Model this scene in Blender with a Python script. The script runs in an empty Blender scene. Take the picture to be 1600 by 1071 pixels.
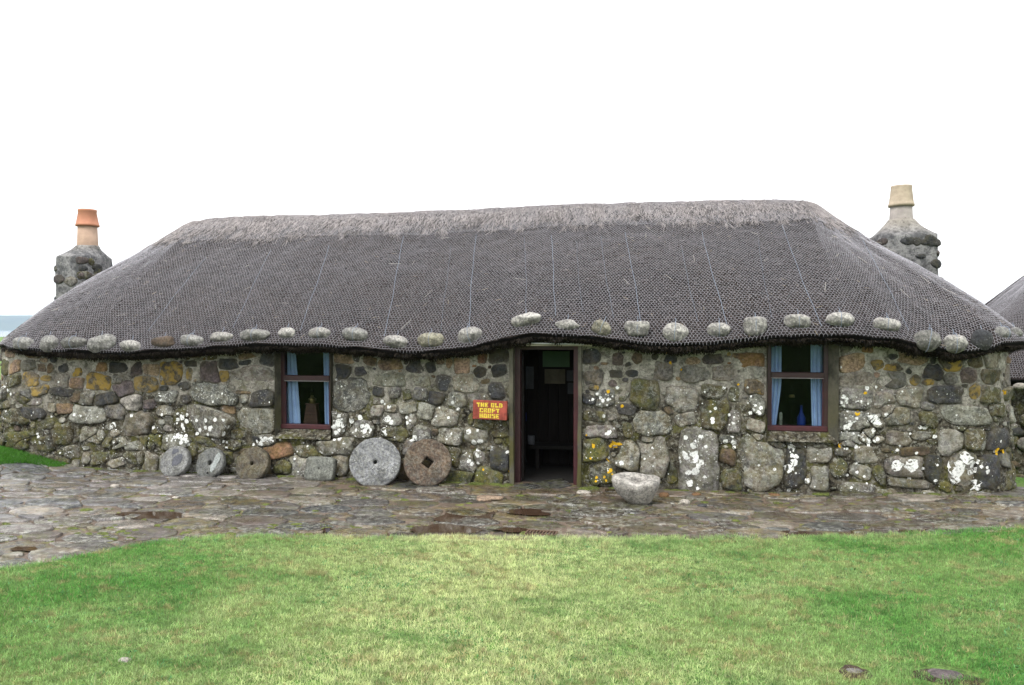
import bpy, math, random
import numpy as np
from mathutils import Vector, Matrix, Euler
from mathutils.bvhtree import BVHTree
random.seed(7); RG = np.random.default_rng(7)
S = bpy.context.scene
COL = S.collection

# ---------------------------------------------------------------- camera, sky, sun, exposure
YAW, PITCH, FPX = math.radians(10.1), math.atan(22.5 / 1200), 1200.0
CAM = np.array([0.0, -9.66, 2.0])
cd = bpy.data.cameras.new('camera'); cam = bpy.data.objects.new('camera', cd); COL.objects.link(cam)
cd.sensor_width = 36.0; cd.lens = 36.0 * FPX / 1600.0; cd.clip_start = .05; cd.clip_end = 30000
cam.location = CAM; cam.rotation_euler = (math.pi / 2 - PITCH, 0, YAW)
S.camera = cam
W = bpy.data.worlds.new('World'); S.world = W; W.use_nodes = True
SUN_EL, SUN_AZ = math.radians(56), math.radians(205)       # soft bright part of the cloud, behind and left of the viewer
def build_world():
    nt = W.node_tree; nt.nodes.clear()
    out = nt.nodes.new('ShaderNodeOutputWorld'); bg = nt.nodes.new('ShaderNodeBackground')
    sky = nt.nodes.new('ShaderNodeTexSky'); sky.sky_type = 'NISHITA'; sky.sun_disc = False
    sky.sun_elevation = SUN_EL; sky.sun_rotation = SUN_AZ
    tc = nt.nodes.new('ShaderNodeTexCoord'); sep = nt.nodes.new('ShaderNodeSeparateXYZ')
    mr = nt.nodes.new('ShaderNodeMapRange')                  # overcast sky: brighter towards the zenith
    mr.inputs['From Min'].default_value = 0; mr.inputs['From Max'].default_value = 1
    mr.inputs['To Min'].default_value = 8.6; mr.inputs['To Max'].default_value = 15.5
    nt.links.new(tc.outputs['Generated'], sep.inputs[0]); nt.links.new(sep.outputs['Z'], mr.inputs['Value'])
    cl = nt.nodes.new('ShaderNodeMix'); cl.data_type = 'RGBA'; cl.blend_type = 'MULTIPLY'; cl.inputs['Factor'].default_value = 1
    cl.inputs['A'].default_value = (0.985, 0.99, 1.0, 1)
    nt.links.new(mr.outputs[0], cl.inputs['B'])
    mx = nt.nodes.new('ShaderNodeMix'); mx.data_type = 'RGBA'; mx.inputs['Factor'].default_value = .96   # cloud cover
    nt.links.new(sky.outputs[0], mx.inputs['A']); nt.links.new(cl.outputs['Result'], mx.inputs['B'])
    nt.links.new(mx.outputs['Result'], bg.inputs[0]); bg.inputs[1].default_value = .09
    nt.links.new(bg.outputs[0], out.inputs[0])
build_world()
sl = bpy.data.lights.new('sun', 'SUN'); sl.energy = 1.5; sl.angle = math.radians(24); sl.color = (1, .97, .93)
sun = bpy.data.objects.new('sun', sl); COL.objects.link(sun)
sdir = Vector((math.sin(SUN_AZ) * math.cos(SUN_EL), math.cos(SUN_AZ) * math.cos(SUN_EL), math.sin(SUN_EL)))
sun.rotation_euler = (-sdir).to_track_quat('-Z', 'Y').to_euler(); sun.location = (-5, -20, 20)
S.view_settings.view_transform = 'Standard'; S.view_settings.look = 'None'
S.view_settings.exposure = 1.02; S.view_settings.gamma = 1; S.view_settings.use_curve_mapping = False
S.render.engine = 'CYCLES'
S.cycles.max_bounces = 6; S.cycles.diffuse_bounces = 3; S.cycles.glossy_bounces = 2; S.cycles.transmission_bounces = 4
S.cycles.volume_bounces = 0; S.cycles.transparent_max_bounces = 8; S.cycles.use_denoising = True; S.cycles.denoiser = 'OPENIMAGEDENOISE'; S.cycles.denoising_prefilter = 'ACCURATE'
S.cycles.sample_clamp_indirect = 4
S.cycles.caustics_reflective = False; S.cycles.caustics_refractive = False

# ---------------------------------------------------------------- survey: photo bearings -> places on real surfaces
_ct, _st, _cp, _sp = math.cos(YAW), math.sin(YAW), math.cos(PITCH), math.sin(PITCH)
FW = np.array([-_st * _cp, _ct * _cp, -_sp]); RT = np.array([_ct, _st, 0]); UPV = np.cross(RT, FW)
def proj(p):
    d = np.asarray(p) - CAM; z = d @ FW
    return np.stack([800 + FPX * (d @ RT) / z, 535.5 - FPX * (d @ UPV) / z], -1)
def ray(x, y): return FW + RT * (x - 800) / FPX + UPV * (535.5 - y) / FPX
def at_y(x, y, Y=0.0): r = ray(x, y); return CAM + r * (Y - CAM[1]) / r[1]
def at_z(x, y, Z=0.0): r = ray(x, y); return CAM + r * (Z - CAM[2]) / r[2]

# ---------------------------------------------------------------- numpy noise
_P = np.random.default_rng(3).random((64, 64, 64)).astype(np.float32)
def vn(x, y, z=0.0):
    x = np.asarray(x, float); y = np.asarray(y, float) + 0 * x; z = np.asarray(z, float) + 0 * x
    xi, yi, zi = np.floor(x).astype(int), np.floor(y).astype(int), np.floor(z).astype(int)
    f = lambda t: t * t * (3 - 2 * t)
    u, v, w = f(x - xi), f(y - yi), f(z - zi)
    def g(a, b, c): return _P[(xi + a) & 63, (yi + b) & 63, (zi + c) & 63]
    x00 = g(0,0,0) * (1-u) + g(1,0,0) * u; x10 = g(0,1,0) * (1-u) + g(1,1,0) * u
    x01 = g(0,0,1) * (1-u) + g(1,0,1) * u; x11 = g(0,1,1) * (1-u) + g(1,1,1) * u
    return ((x00 * (1-v) + x10 * v) * (1-w) + (x01 * (1-v) + x11 * v) * w) * 2 - 1
def fbm(x, y, z=0.0, o=4):
    s = 0; a = 1.0; t = 0
    for k in range(o):
        s = s + a * vn(np.asarray(x) * 2**k + 17.3*k, np.asarray(y) * 2**k + 5.1*k, np.asarray(z) * 2**k + 9.7*k); t += a; a *= .5
    return s / t
def sstep(a, b, x): t = np.clip((np.asarray(x, float) - a) / (b - a), 0, 1); return t * t * (3 - 2 * t)

# ---------------------------------------------------------------- object helpers
def tag(o, label=None, cat=None, group=None, kind=None):
    if label: o['label'] = label
    if cat: o['category'] = cat
    if group: o['group'] = group
    if kind: o['kind'] = kind
    return o
def empty(name, loc=(0,0,0), rot=(0,0,0), label=None, cat=None, group=None):
    o = bpy.data.objects.new(name, None); o.empty_display_size = .1
    o.location = loc; o.rotation_euler = rot; COL.objects.link(o)
    o['_m'] = 0; del o['_m']
    return tag(o, label, cat, group)
def adopt(o, parent, keep=True):
    """parent o; with keep the mesh stays at its world coordinates"""
    o.parent = parent
    if keep:
        m = Matrix.Identity(4); p = parent; chain = []
        while p is not None:
            chain.append(p); p = p.parent
        for p in reversed(chain): m = m @ p.matrix_parent_inverse @ p.matrix_basis
        o.matrix_parent_inverse = m.inverted()
    return o
def link(name, me, parent=None, keep=True):
    o = bpy.data.objects.new(name, me); COL.objects.link(o)
    if parent is not None: adopt(o, parent, keep)
    return o
def mesh(name, V, F, mat, smooth=False, cols=None, fx=None, uv=None):
    V = np.asarray(V, np.float32).reshape(-1, 3)
    me = bpy.data.meshes.new(name)
    if isinstance(F, np.ndarray) and F.dtype != object:
        k = F.shape[1]; n = len(F)
        me.vertices.add(len(V)); me.vertices.foreach_set('co', V.ravel())
        me.loops.add(n * k); me.loops.foreach_set('vertex_index', F.astype(np.int32).ravel())
        me.polygons.add(n); me.polygons.foreach_set('loop_start', np.arange(0, n * k, k, dtype=np.int32))
        me.update(calc_edges=True); me.validate()
    else:
        me.from_pydata([tuple(map(float, v)) for v in V], [], [tuple(map(int, f)) for f in F])
    if smooth: me.polygons.foreach_set('use_smooth', np.ones(len(me.polygons), bool))
    for nm, c in (('scol', cols), ('sfx', fx)):
        if c is not None:
            c = np.asarray(c, np.float32)
            if c.ndim == 1: c = np.tile(c, (len(V), 1))
            if c.shape[1] == 3: c = np.concatenate([c, np.ones((len(c), 1), np.float32)], 1)
            at = me.attributes.new(nm, 'FLOAT_COLOR', 'POINT'); at.data.foreach_set('color', c.ravel())
    if uv is not None:
        ul = me.uv_layers.new(name='UVMap')
        li = np.zeros(len(me.loops), np.int32); me.loops.foreach_get('vertex_index', li)
        ul.data.foreach_set('uv', np.asarray(uv, np.float32)[li].ravel())
    if mat: me.materials.append(mat)
    me.update()
    return me
class MB:
    def __init__(s): s.V = []; s.F = []
    def add(s, V, F):
        n = len(s.V); s.V += [tuple(map(float, v)) for v in V]; s.F += [tuple(i + n for i in f) for f in F]; return s
    def box(s, x0, x1, y0, y1, z0, z1, M=None, bev=0.0, jit=0.0):
        if bev > 0:
            b = min(bev, abs(x1-x0)*.45, abs(y1-y0)*.45, abs(z1-z0)*.45)
            V = []; 
            for (ax) in range(3):
                pass
            xs, ys, zs = (x0, x1), (y0, y1), (z0, z1)
            idx = {}
            for i in (0,1):
                for j in (0,1):
                    for k in (0,1):
                        sx, sy, sz = (1 if i == 0 else -1), (1 if j == 0 else -1), (1 if k == 0 else -1)
                        for a, d in enumerate(((0, b, b), (b, 0, b), (b, b, 0))):
                            idx[(i,j,k,a)] = len(V)
                            V.append((xs[i] + sx*d[0], ys[j] + sy*d[1], zs[k] + sz*d[2]))
            F = []
            f = lambda *q: F.append([idx[t] for t in q])
            for i in (0,1): f((i,0,0,0),(i,1,0,0),(i,1,1,0),(i,0,1,0)); f((0,i,0,1),(1,i,0,1),(1,i,1,1),(0,i,1,1)); f((0,0,i,2),(1,0,i,2),(1,1,i,2),(0,1,i,2))
            for i in (0,1):
                for j in (0,1):
                    f((i,j,0,0),(i,j,1,0),(i,j,1,1),(i,j,0,1)); f((i,0,j,0),(i,1,j,0),(i,1,j,2),(i,0,j,2)); f((0,i,j,1),(1,i,j,1),(1,i,j,2),(0,i,j,2))
                    for k in (0,1): f((i,j,k,0),(i,j,k,1),(i,j,k,2))
        else:
            V = [(x0,y0,z0),(x1,y0,z0),(x1,y1,z0),(x0,y1,z0),(x0,y0,z1),(x1,y0,z1),(x1,y1,z1),(x0,y1,z1)]
            F = [(0,3,2,1),(4,5,6,7),(0,1,5,4),(1,2,6,5),(2,3,7,6),(3,0,4,7)]
        if jit: V = [tuple(c + random.uniform(-jit, jit) for c in v) for v in V]
        if M is not None: V = [tuple(M @ Vector(v)) for v in V]
        return s.add(V, F)
    def tube(s, pts, r, n=6, cap=True):
        pts = [Vector(p) for p in pts]; rs = r if hasattr(r, '__len__') else [r] * len(pts)
        V = []; F = []
        for i, p in enumerate(pts):
            d = (pts[min(i+1, len(pts)-1)] - pts[max(i-1, 0)]).normalized()
            a = d.orthogonal().normalized() if i == 0 else (a - d * a.dot(d)).normalized()
            b = d.cross(a)
            for k in range(n):
                t = 2*math.pi*k/n; V.append(p + (a*math.cos(t) + b*math.sin(t)) * rs[i])
        for i in range(len(pts)-1):
            for k in range(n): F.append((i*n+k, i*n+(k+1)%n, (i+1)*n+(k+1)%n, (i+1)*n+k))
        if cap: F.append(tuple(range(n))[::-1]); F.append(tuple((len(pts)-1)*n + k for k in range(n)))
        return s.add(V, F)
    def lathe(s, prof, n=24, c=(0,0,0), sq=None, wob=0.0, seed=0):
        V = []; F = []
        for (r, z) in prof:
            for k in range(n):
                t = 2*math.pi*k/n
                rr = r * (1 + wob * float(vn(math.cos(t)*1.7+seed, math.sin(t)*1.7+seed*.7, z*4)))
                V.append((c[0] + rr*math.cos(t), c[1] + rr*math.sin(t), c[2] + z))
        m = len(prof)
        for i in range(m-1):
            for k in range(n): F.append((i*n+k, i*n+(k+1)%n, (i+1)*n+(k+1)%n, (i+1)*n+k))
        if prof[0][0] > 1e-6: F.append(tuple(range(n))[::-1])
        if prof[-1][0] > 1e-6: F.append(tuple((m-1)*n + k for k in range(n)))
        return s.add(V, F)
    def obj(s, name, mat, parent=None, keep=True, smooth=False, cols=None, fx=None):
        me = mesh(name, s.V, s.F, mat, smooth, cols, fx)
        if smooth == 'auto':
            me.polygons.foreach_set('use_smooth', np.ones(len(me.polygons), bool))
        return link(name, me, parent, keep)

# ---------------------------------------------------------------- materials
class NT:
    def __init__(s, name, rough=.9, spec=.25):
        s.m = bpy.data.materials.new(name); s.m.use_nodes = True; s.t = s.m.node_tree
        s.b = s.t.nodes['Principled BSDF']; s.b.inputs['Roughness'].default_value = rough
        s.b.inputs['Specular IOR Level'].default_value = spec
        s.tc = s.t.nodes.new('ShaderNodeTexCoord')
    def n(s, typ, **kw):
        nd = s.t.nodes.new('ShaderNode' + typ)
        for k, v in kw.items(): setattr(nd, k, v)
        return nd
    def set(s, sock, v):
        if hasattr(v, 'is_output') or isinstance(v, bpy.types.NodeSocket): s.t.links.new(v, sock)
        elif isinstance(v, (tuple, list)) and len(v) == 3 and sock.type == 'RGBA': sock.default_value = (*v, 1)
        else: sock.default_value = v
    def noise(s, scale, detail=4, rough=.6, vec=None, dist=0.0, sc3=None):
        nd = s.n('TexNoise'); nd.inputs['Scale'].default_value = scale; nd.inputs['Detail'].default_value = detail
        nd.inputs['Roughness'].default_value = rough; nd.inputs['Distortion'].default_value = dist
        v = vec or s.tc.outputs['Object']
        if sc3:
            mp = s.n('Mapping'); mp.inputs['Scale'].default_value = sc3; s.t.links.new(v, mp.inputs[0]); v = mp.outputs[0]
        s.t.links.new(v, nd.inputs['Vector']); return nd.outputs['Fac']
    def voro(s, scale, vec=None, feature='F1', sc3=None):
        nd = s.n('TexVoronoi', feature=feature); nd.inputs['Scale'].default_value = scale
        v = vec or s.tc.outputs['Object']
        if sc3:
            mp = s.n('Mapping'); mp.inputs['Scale'].default_value = sc3; s.t.links.new(v, mp.inputs[0]); v = mp.outputs[0]
        s.t.links.new(v, nd.inputs['Vector']); return nd.outputs['Distance']
    def rng(s, v, a, b, lo=0.0, hi=1.0):
        nd = s.n('MapRange'); nd.interpolation_type = 'SMOOTHSTEP'; s.set(nd.inputs['Value'], v)
        nd.inputs['From Min'].default_value = a; nd.inputs['From Max'].default_value = b
        nd.inputs['To Min'].default_value = lo; nd.inputs['To Max'].default_value = hi; return nd.outputs[0]
    def math(s, op, a, b=0.0):
        nd = s.n('Math', operation=op); s.set(nd.inputs[0], a); s.set(nd.inputs[1], b); return nd.outputs[0]
    def mix(s, f, a, b, mode='MIX'):
        nd = s.n('Mix', data_type='RGBA', blend_type=mode)
        s.set(nd.inputs['Factor'], f); s.set(nd.inputs['A'], a); s.set(nd.inputs['B'], b); return nd.outputs['Result']
    def attr(s, name):
        nd = s.n('Attribute', attribute_name=name); return nd
    def sep(s, c):
        nd = s.n('SeparateColor'); s.set(nd.inputs[0], c); return nd.outputs
    def z(s, which='Z', src='Object'):
        nd = s.n('SeparateXYZ'); s.t.links.new(s.tc.outputs[src], nd.inputs[0]); return nd.outputs[which]
    def bump(s, h, strength=.5, dist=.01, prev=None):
        nd = s.n('Bump'); nd.inputs['Strength'].default_value = strength; nd.inputs['Distance'].default_value = dist
        s.set(nd.inputs['Height'], h)
        if prev is not None: s.t.links.new(prev, nd.inputs['Normal'])
        s.t.links.new(nd.outputs[0], s.b.inputs['Normal']); return nd.outputs[0]
    def color(s, c): s.set(s.b.inputs['Base Color'], c)
    def rough(s, r): s.set(s.b.inputs['Roughness'], r)

def simple(name, col, rough=.8, var=.25, scale=12, bumpd=.003, metal=0.0, sc3=None, spec=.25):
    q = NT(name, rough, spec)
    dark = tuple(c * (1 - var) for c in col); lite = tuple(min(1, c * (1 + var)) for c in col)
    n = q.noise(scale, 5, .65, sc3=sc3)
    q.color(q.mix(q.rng(n, .3, .7), dark, lite)); q.b.inputs['Metallic'].default_value = metal
    if bumpd: q.bump(n, .6, bumpd)
    return q.m

def stone_mat(name, rough=.88, dots=1.0, bd=1.0):
    q = NT(name, rough, .3)
    a = q.attr('scol').outputs['Color']; fa = q.attr('sfx'); r, g, b = q.sep(fa.outputs['Color'])[:3]
    n1 = q.noise(7, 6, .7); n2 = q.noise(34, 5, .75); n3 = q.noise(95, 3, .7)
    c = q.mix(q.rng(n1, .3, .7), q.mix(1.0, a, (.6, .58, .56), 'MULTIPLY'), q.mix(1.0, a, (1.32, 1.28, 1.24), 'MULTIPLY'))
    c = q.mix(q.rng(n2, .42, .60, 0, .8), c, q.mix(1.0, c, (.30, .30, .32), 'MULTIPLY'))
    c = q.mix(q.math('MULTIPLY', q.rng(q.noise(3.1, 5, .7, dist=.5), .5, .6), .6), c, (.040, .040, .038))
    # olive / grey-green crust lichen
    cr = q.math('MULTIPLY', q.rng(q.noise(19, 7, .75, dist=.4), .47, .56), q.math('MULTIPLY', r, q.rng(n3, .38, .5)))
    c = q.mix(cr, c, q.mix(q.rng(n1, .4, .6), (.20, .205, .165), (.40, .405, .36)))
    # moss and algae
    mo = q.math('MULTIPLY', q.rng(q.noise(5.5, 6, .7), .42, .6), b)
    c = q.mix(mo, c, q.mix(q.rng(n2, .4, .6), (.045, .055, .018), (.13, .125, .035)))
    # ochre stain
    ye = q.math('MULTIPLY', q.rng(q.noise(6.5, 5, .65, dist=.3), .44, .56), g)
    c = q.mix(ye, c, q.mix(n2, (.27, .16, .03), (.50, .35, .06)))
    # white dots of lichen
    wd = q.math('MULTIPLY', q.rng(q.voro(30), .24, .15), q.math('MULTIPLY', q.rng(q.noise(5, 3, .6), .5, .58), q.math('MULTIPLY', fa.outputs['Alpha'], dots)))
    c = q.mix(wd, c, (.62, .63, .60))
    q.color(c)
    b1 = q.bump(q.noise(13, 8, .75), 1.0, .035 * bd); q.bump(n3, .7, .006 * bd, b1)
    return q
M = {}
M['stone'] = stone_mat('wall_stone').m
q = stone_mat('flagstone', .5, .25, .35)
q.rough(q.rng(q.noise(2.2, 4, .6), .38, .62, .10, .5))
_c = q.b.inputs['Base Color'].links[0].from_socket
_d = q.mix(q.noise(25, 5, .7), (.022, .013, .008), (.095, .062, .040)); q.color(q.mix(q.math('MULTIPLY', q.rng(q.noise(2.6, 7, .75, dist=.3), .52, .60), .5), _c, _d)); q.b.inputs['Specular IOR Level'].default_value = .5; M['flag'] = q.m
# lime mortar, mossy below
q = NT('lime_mortar', .95, .15)
zz = q.z(); n1 = q.noise(1.6, 5, .65); n2 = q.noise(9, 6, .7); n3 = q.noise(40, 5, .75)
hgt = q.math('ADD', zz, q.math('MULTIPLY', q.math('SUBTRACT', n1, .5), 1.7))
up_c = q.mix(q.rng(n2, .35, .65), (.22, .205, .175), (.50, .47, .41))
lo_c = q.mix(q.rng(n2, .38, .62), (.024, .021, .015), (.115, .102, .074))
c = q.mix(q.rng(hgt, .75, 1.5), lo_c, up_c)
mo = q.math('MULTIPLY', q.rng(q.noise(3.4, 6, .7), .5, .62), q.rng(zz, 1.6, .9, .05, .8))
c = q.mix(mo, c, q.mix(n3, (.045, .048, .014), (.15, .145, .04)))
c = q.mix(q.math('MULTIPLY', q.rng(q.noise(21, 7, .75), .52, .58), .7), c, (.27, .265, .22))
c = q.mix(q.rng(q.noise(11, 7, .75, dist=.4), .52, .60, 0, .75), c, q.mix(1.0, c, (.30, .30, .30), 'MULTIPLY'))
c = q.mix(q.rng(n3, .45, .62, 0, .6), c, q.mix(1.0, c, (.42, .42, .42), 'MULTIPLY'))
q.color(c); b1 = q.bump(q.noise(14, 8, .75), .9, .03); q.bump(n3, .6, .006, b1); M['mortar'] = q.m
# lichen, white
q = NT('white_lichen', .95, .1); q.color(q.mix(q.rng(q.noise(45, 5, .75), .36, .5), (.20, .21, .19), (.70, .71, .68))); q.bump(q.noise(120, 3), .4, .002); M['lichen'] = q.m
q = NT('orange_lichen', .95, .1); q.color(q.mix(q.noise(60, 4, .7), (.32, .17, .01), (.72, .46, .03))); q.bump(q.noise(120, 3), .4, .002); M['lichen_y'] = q.m
# thatch
q = NT('thatch', .95, .15)
uv = q.tc.outputs['UV']
st = q.noise(1.0, 6, .75, vec=uv, sc3=(95, 16, 1)); st2 = q.noise(1.0, 5, .7, vec=uv, sc3=(34, 9, 1)); big = q.noise(1.1, 4, .6)
fine = q.noise(70, 4, .75)
c = q.mix(q.rng(st, .40, .66), (.003, .003, .0035), (.056, .045, .048))
c = q.mix(q.rng(st2, .42, .65, 0, .5), c, (.055, .043, .041))
c = q.mix(q.rng(big, .40, .65, 0, .5), c, q.mix(1.0, c, (1.35, 1.18, .9), 'MULTIPLY'))
c = q.mix(q.rng(fine, .5, .65, 0, .65), c, (.006, .006, .007))
c = q.mix(q.rng(q.z('Y', 'UV'), -.01, -.04), c, (.006, .005, .005))  # underside below the lip: dark unbleached thatch, with eave shade painted in too
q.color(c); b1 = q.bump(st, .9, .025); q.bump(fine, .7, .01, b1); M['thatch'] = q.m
q = NT('thatch_straw', .9, .2)
a = q.attr('scol').outputs['Color']; q.color(a); M['straw'] = q.m
q = NT('galvanised_wire', .55, .4); q.b.inputs['Metallic'].default_value = .1
q.color(q.mix(q.rng(q.noise(60, 3, .7), .35, .65), (.17, .162, .175), (.34, .335, .365))); M['wire'] = q.m
q = NT('cord', .8, .2); q.color((.19, .225, .28)); M['cord'] = q.m
M['maroon'] = simple('maroon_paint', (.050, .011, .014), .45, .25, 8, .0015, spec=.45)
M['maroon_dark'] = simple('dark_maroon_paint', (.030, .009, .010), .45, .25, 8, .0015, spec=.45)
M['white_strip'] = simple('window_putty', (.30, .27, .28), .7)
M['curtain'] = simple('blue_curtain', (.55, .64, .95), .9, .10, 5, .001)
M['dark_wood'] = simple('dark_wood', (.008, .006, .005), .75, .4, 3, .003, sc3=(9, 9, 1))
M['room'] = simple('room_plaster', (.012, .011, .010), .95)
M['lintel'] = simple('weathered_timber', (.34, .315, .25), .85, .35, 2.5, .004, sc3=(1.2, 9, 9))
M['metal'] = simple('dull_metal', (.55, .57, .58), .35, .2, 8, .001, metal=.8)
M['iron'] = simple('rusty_iron', (.10, .065, .045), .75, .4, 25, .002, metal=.3)
q = NT('rendered_margin', .95, .15)
n1 = q.noise(6, 6, .7); n2 = q.noise(30, 5, .7); zz = q.z()
c = q.mix(q.rng(n1, .35, .65), (.060, .058, .046), (.135, .128, .102))
c = q.mix(q.math('MULTIPLY', q.rng(q.noise(3, 5, .7), .4, .58), q.rng(zz, 1.5, .4, .15, .95)), c, q.mix(n2, (.045, .045, .018), (.10, .092, .036)))
q.color(c); q.bump(n2, .6, .006); M['render'] = q.m
M['pot_tan'] = simple('buff_clay_pot', (.36, .25, .185), .8, .15, 6, .003)
M['pot_red'] = simple('terracotta_pot', (.40, .18, .11), .75, .12, 5, .002)
M['pot_buff'] = simple('weathered_clay_pot', (.38, .31, .235), .8, .2, 7, .003)
M['pot_grey'] = simple('grey_clay_pot', (.29, .26, .24), .85, .2, 7, .003)
q = NT('chimney_render', .95, .15)
n1 = q.noise(5, 6, .75); n2 = q.noise(28, 5, .7); zz = q.z()
c = q.mix(q.rng(n1, .4, .6), (.08, .08, .085), (.24, .235, .235))
c = q.mix(q.rng(zz, 3.3, 3.6, 0, .8), c, q.mix(n1, (.24, .215, .18), (.33, .30, .26)))
c = q.mix(q.rng(n2, .5, .65, 0, .7), c, (.045, .042, .04)); q.color(c); b1 = q.bump(n1, .9, .04); q.bump(n2, .7, .012, b1); M['chim'] = q.m
M['sign_red'] = simple('red_sign_board', (.25, .055, .038), .7, .4, 9, .001)
M['sign_yellow'] = simple('yellow_lettering', (.60, .46, .05), .6, .3, 40, 0)
M['paper_green'] = simple('green_notice', (.11, .19, .11), .8, .08, 3, 0)
M['paper_beige'] = simple('buff_notice', (.13, .115, .085), .8, .2, 9, 0)
M['paper_blue'] = simple('pale_notice', (.075, .08, .09), .8, .15, 9, 0)
M['blue'] = simple('blue_plastic', (.01, .03, .20), .4, .1, 4, 0)
M['brass'] = simple('brass', (.22, .15, .06), .35, .2, 8, .001, metal=.9)
M['red_wood'] = simple('red_brown_wood', (.10, .040, .030), .6, .25, 3, .002, sc3=(1, 1, 8))
M['soil'] = None
q = NT('path_soil', .8, .35)
n1 = q.noise(2.2, 6, .7); n2 = q.noise(22, 6, .75); n3 = q.noise(5, 5, .7)
c = q.mix(q.rng(n1, .35, .65), (.055, .038, .026), (.135, .10, .075))
c = q.mix(q.rng(n3, .54, .64, 0, .9), c, q.mix(n2, (.07, .085, .012), (.20, .22, .04)))
c = q.mix(q.rng(n2, .5, .66, 0, .5), c, (.20, .165, .13)); q.color(c)
b1 = q.bump(n2, .8, .02); q.rough(q.rng(n1, .4, .6, .9, .45)); M['soil'] = q.m
q = NT('turf', .9, .2)
n1 = q.noise(.9, 4, .6); n2 = q.noise(26, 6, .75); n3 = q.noise(4, 5, .7)
c = q.mix(q.rng(n2, .35, .65), (.025, .07, .014), (.14, .28, .06))
c = q.mix(q.rng(n1, .4, .62, 0, .6), c, q.mix(n2, (.10, .14, .035), (.24, .27, .09)))
c = q.mix(q.rng(n3, .55, .68, 0, .35), c, (.11, .085, .04)); q.color(c); q.bump(n2, 1, .03); M['turf'] = q.m
q = NT('grass_blade', .55, .25); q.color(q.attr('scol').outputs['Color'])
tr = q.n('BsdfTranslucent'); q.t.links.new(q.attr('scol').outputs['Color'], tr.inputs[0]); ms = q.n('MixShader'); ms.inputs[0].default_value = .32
q.t.links.new(q.b.outputs[0], ms.inputs[1]); q.t.links.new(tr.outputs[0], ms.inputs[2]); q.t.links.new(ms.outputs[0], q.t.nodes['Material Output'].inputs[0]); M['blade'] = q.m
M['moss'] = simple('moss', (.070, .085, .020), .95, .55, 45, .01)
M['earth'] = simple('bare_earth', (.035, .024, .016), .95, .5, 30, .01)
M['hill'] = simple('heather_hill', (.06, .075, .045), .95, .4, .004, 0)
q = NT('sea_water', .12, .5); q.color((.05, .075, .085)); q.bump(q.noise(.05, 4), .25, 1.0); M['sea'] = q.m
q = NT('rusty_puddle', .06, .5); q.color(q.mix(q.noise(7, 4), (.028, .017, .011), (.055, .034, .022))); q.bump(q.noise(3, 2), .05, .01); M['puddle'] = q.m
def glass(name, tint=(1,1,1), refl=1.0):
    m = bpy.data.materials.new(name); m.use_nodes = True; t = m.node_tree; t.nodes.clear()
    o = t.nodes.new('ShaderNodeOutputMaterial'); a = t.nodes.new('ShaderNodeBsdfTransparent'); g = t.nodes.new('ShaderNodeBsdfGlossy')
    a.inputs[0].default_value = (*tint, 1); g.inputs['Roughness'].default_value = .03; g.inputs[0].default_value = (refl, refl, refl, 1)
    x = t.nodes.new('ShaderNodeMixShader'); x.inputs[0].default_value = .006
    t.links.new(a.outputs[0], x.inputs[1]); t.links.new(g.outputs[0], x.inputs[2]); t.links.new(x.outputs[0], o.inputs[0])
    return m
M['glass'] = glass('window_glass', (.74, .79, .80)); M['lamp_glass'] = glass('lamp_glass', (.75, .8, .78)); M['blue_glass'] = glass('blue_glass', (.12, .25, .85))
M['green_glass'] = glass('green_glass', (.25, .4, .3))

# ---------------------------------------------------------------- ground heights
def gz(x, y):
    x = np.asarray(x, float); y = np.asarray(y, float)
    h = .06 * sstep(-7, -9.2, x) + .08 * sstep(1, 4, x)
    h = h + .17 * sstep(-8.0, -9.3, x + .25 * y) * sstep(-.95, -.25, y)
    r = np.hypot(x + 3, y)
    h = h - 5.5 * sstep(25, 800, r) - .4 * sstep(4.2, 5.6, x) * sstep(.5, 3, y)
    return h
_EPX = [(-260, 940), (-120, 910), (0, 893), (60, 885), (150, 868), (220, 856), (300, 847), (420, 843), (600, 845), (800, 846), (1000, 846), (1200, 846), (1400, 846), (1600, 842), (1760, 838), (2000, 830)]
_E = np.array([at_z(a, b, 0.0)[:2] for a, b in _EPX]); _E = _E[np.argsort(_E[:, 0])]
def lawn_edge(x): return np.interp(x, _E[:, 0], _E[:, 1]) + .035 * vn(np.asarray(x) * 2.6, 3.1) + .020 * vn(np.asarray(x) * 11, 7.7) + .012 * vn(np.asarray(x) * 31, 2.7)
def lawn_h(x, y): return gz(x, y) + .03 * sstep(0, .10, lawn_edge(x) - y) + .035 * fbm(np.asarray(x) * .8, np.asarray(y) * .8, 0, 3) * sstep(0, .6, lawn_edge(x) - y)

# ground sheet: fine near, coarse far
def axis(c, near, step, far, k=1.32):
    a = list(np.arange(-near, near + 1e-6, step)); d = step; v = near
    while v < far: d *= k; v += d; a = [-v] + a + [v]
    return np.array(a) + c
gx = axis(-3, 11, .25, 900); gy = axis(-1, 9, .25, 900)
X, Y = np.meshgrid(gx, gy); Z = gz(X, Y) - .06 + .01 * fbm(X * 2, Y * 2)
Z = np.where(np.hypot(X + 3, Y) > 30, Z + .25 * fbm(X * .05, Y * .05), Z)
Z = np.where(np.hypot(X, Y) > 850, -22.0, Z)
nx, ny = len(gx), len(gy); I = np.arange(nx * ny).reshape(ny, nx)
F = np.stack([I[:-1, :-1], I[:-1, 1:], I[1:, 1:], I[1:, :-1]], -1).reshape(-1, 4)
tag(link('ground', mesh('ground', np.stack([X, Y, Z], -1).reshape(-1, 3), F, M['turf'], True)), kind='structure')
a = np.linspace(0, 2 * math.pi, 65)[:-1]
V = [(0, 0, -15)] + [(8900 * math.cos(t), 8900 * math.sin(t), -15) for t in a]
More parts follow.
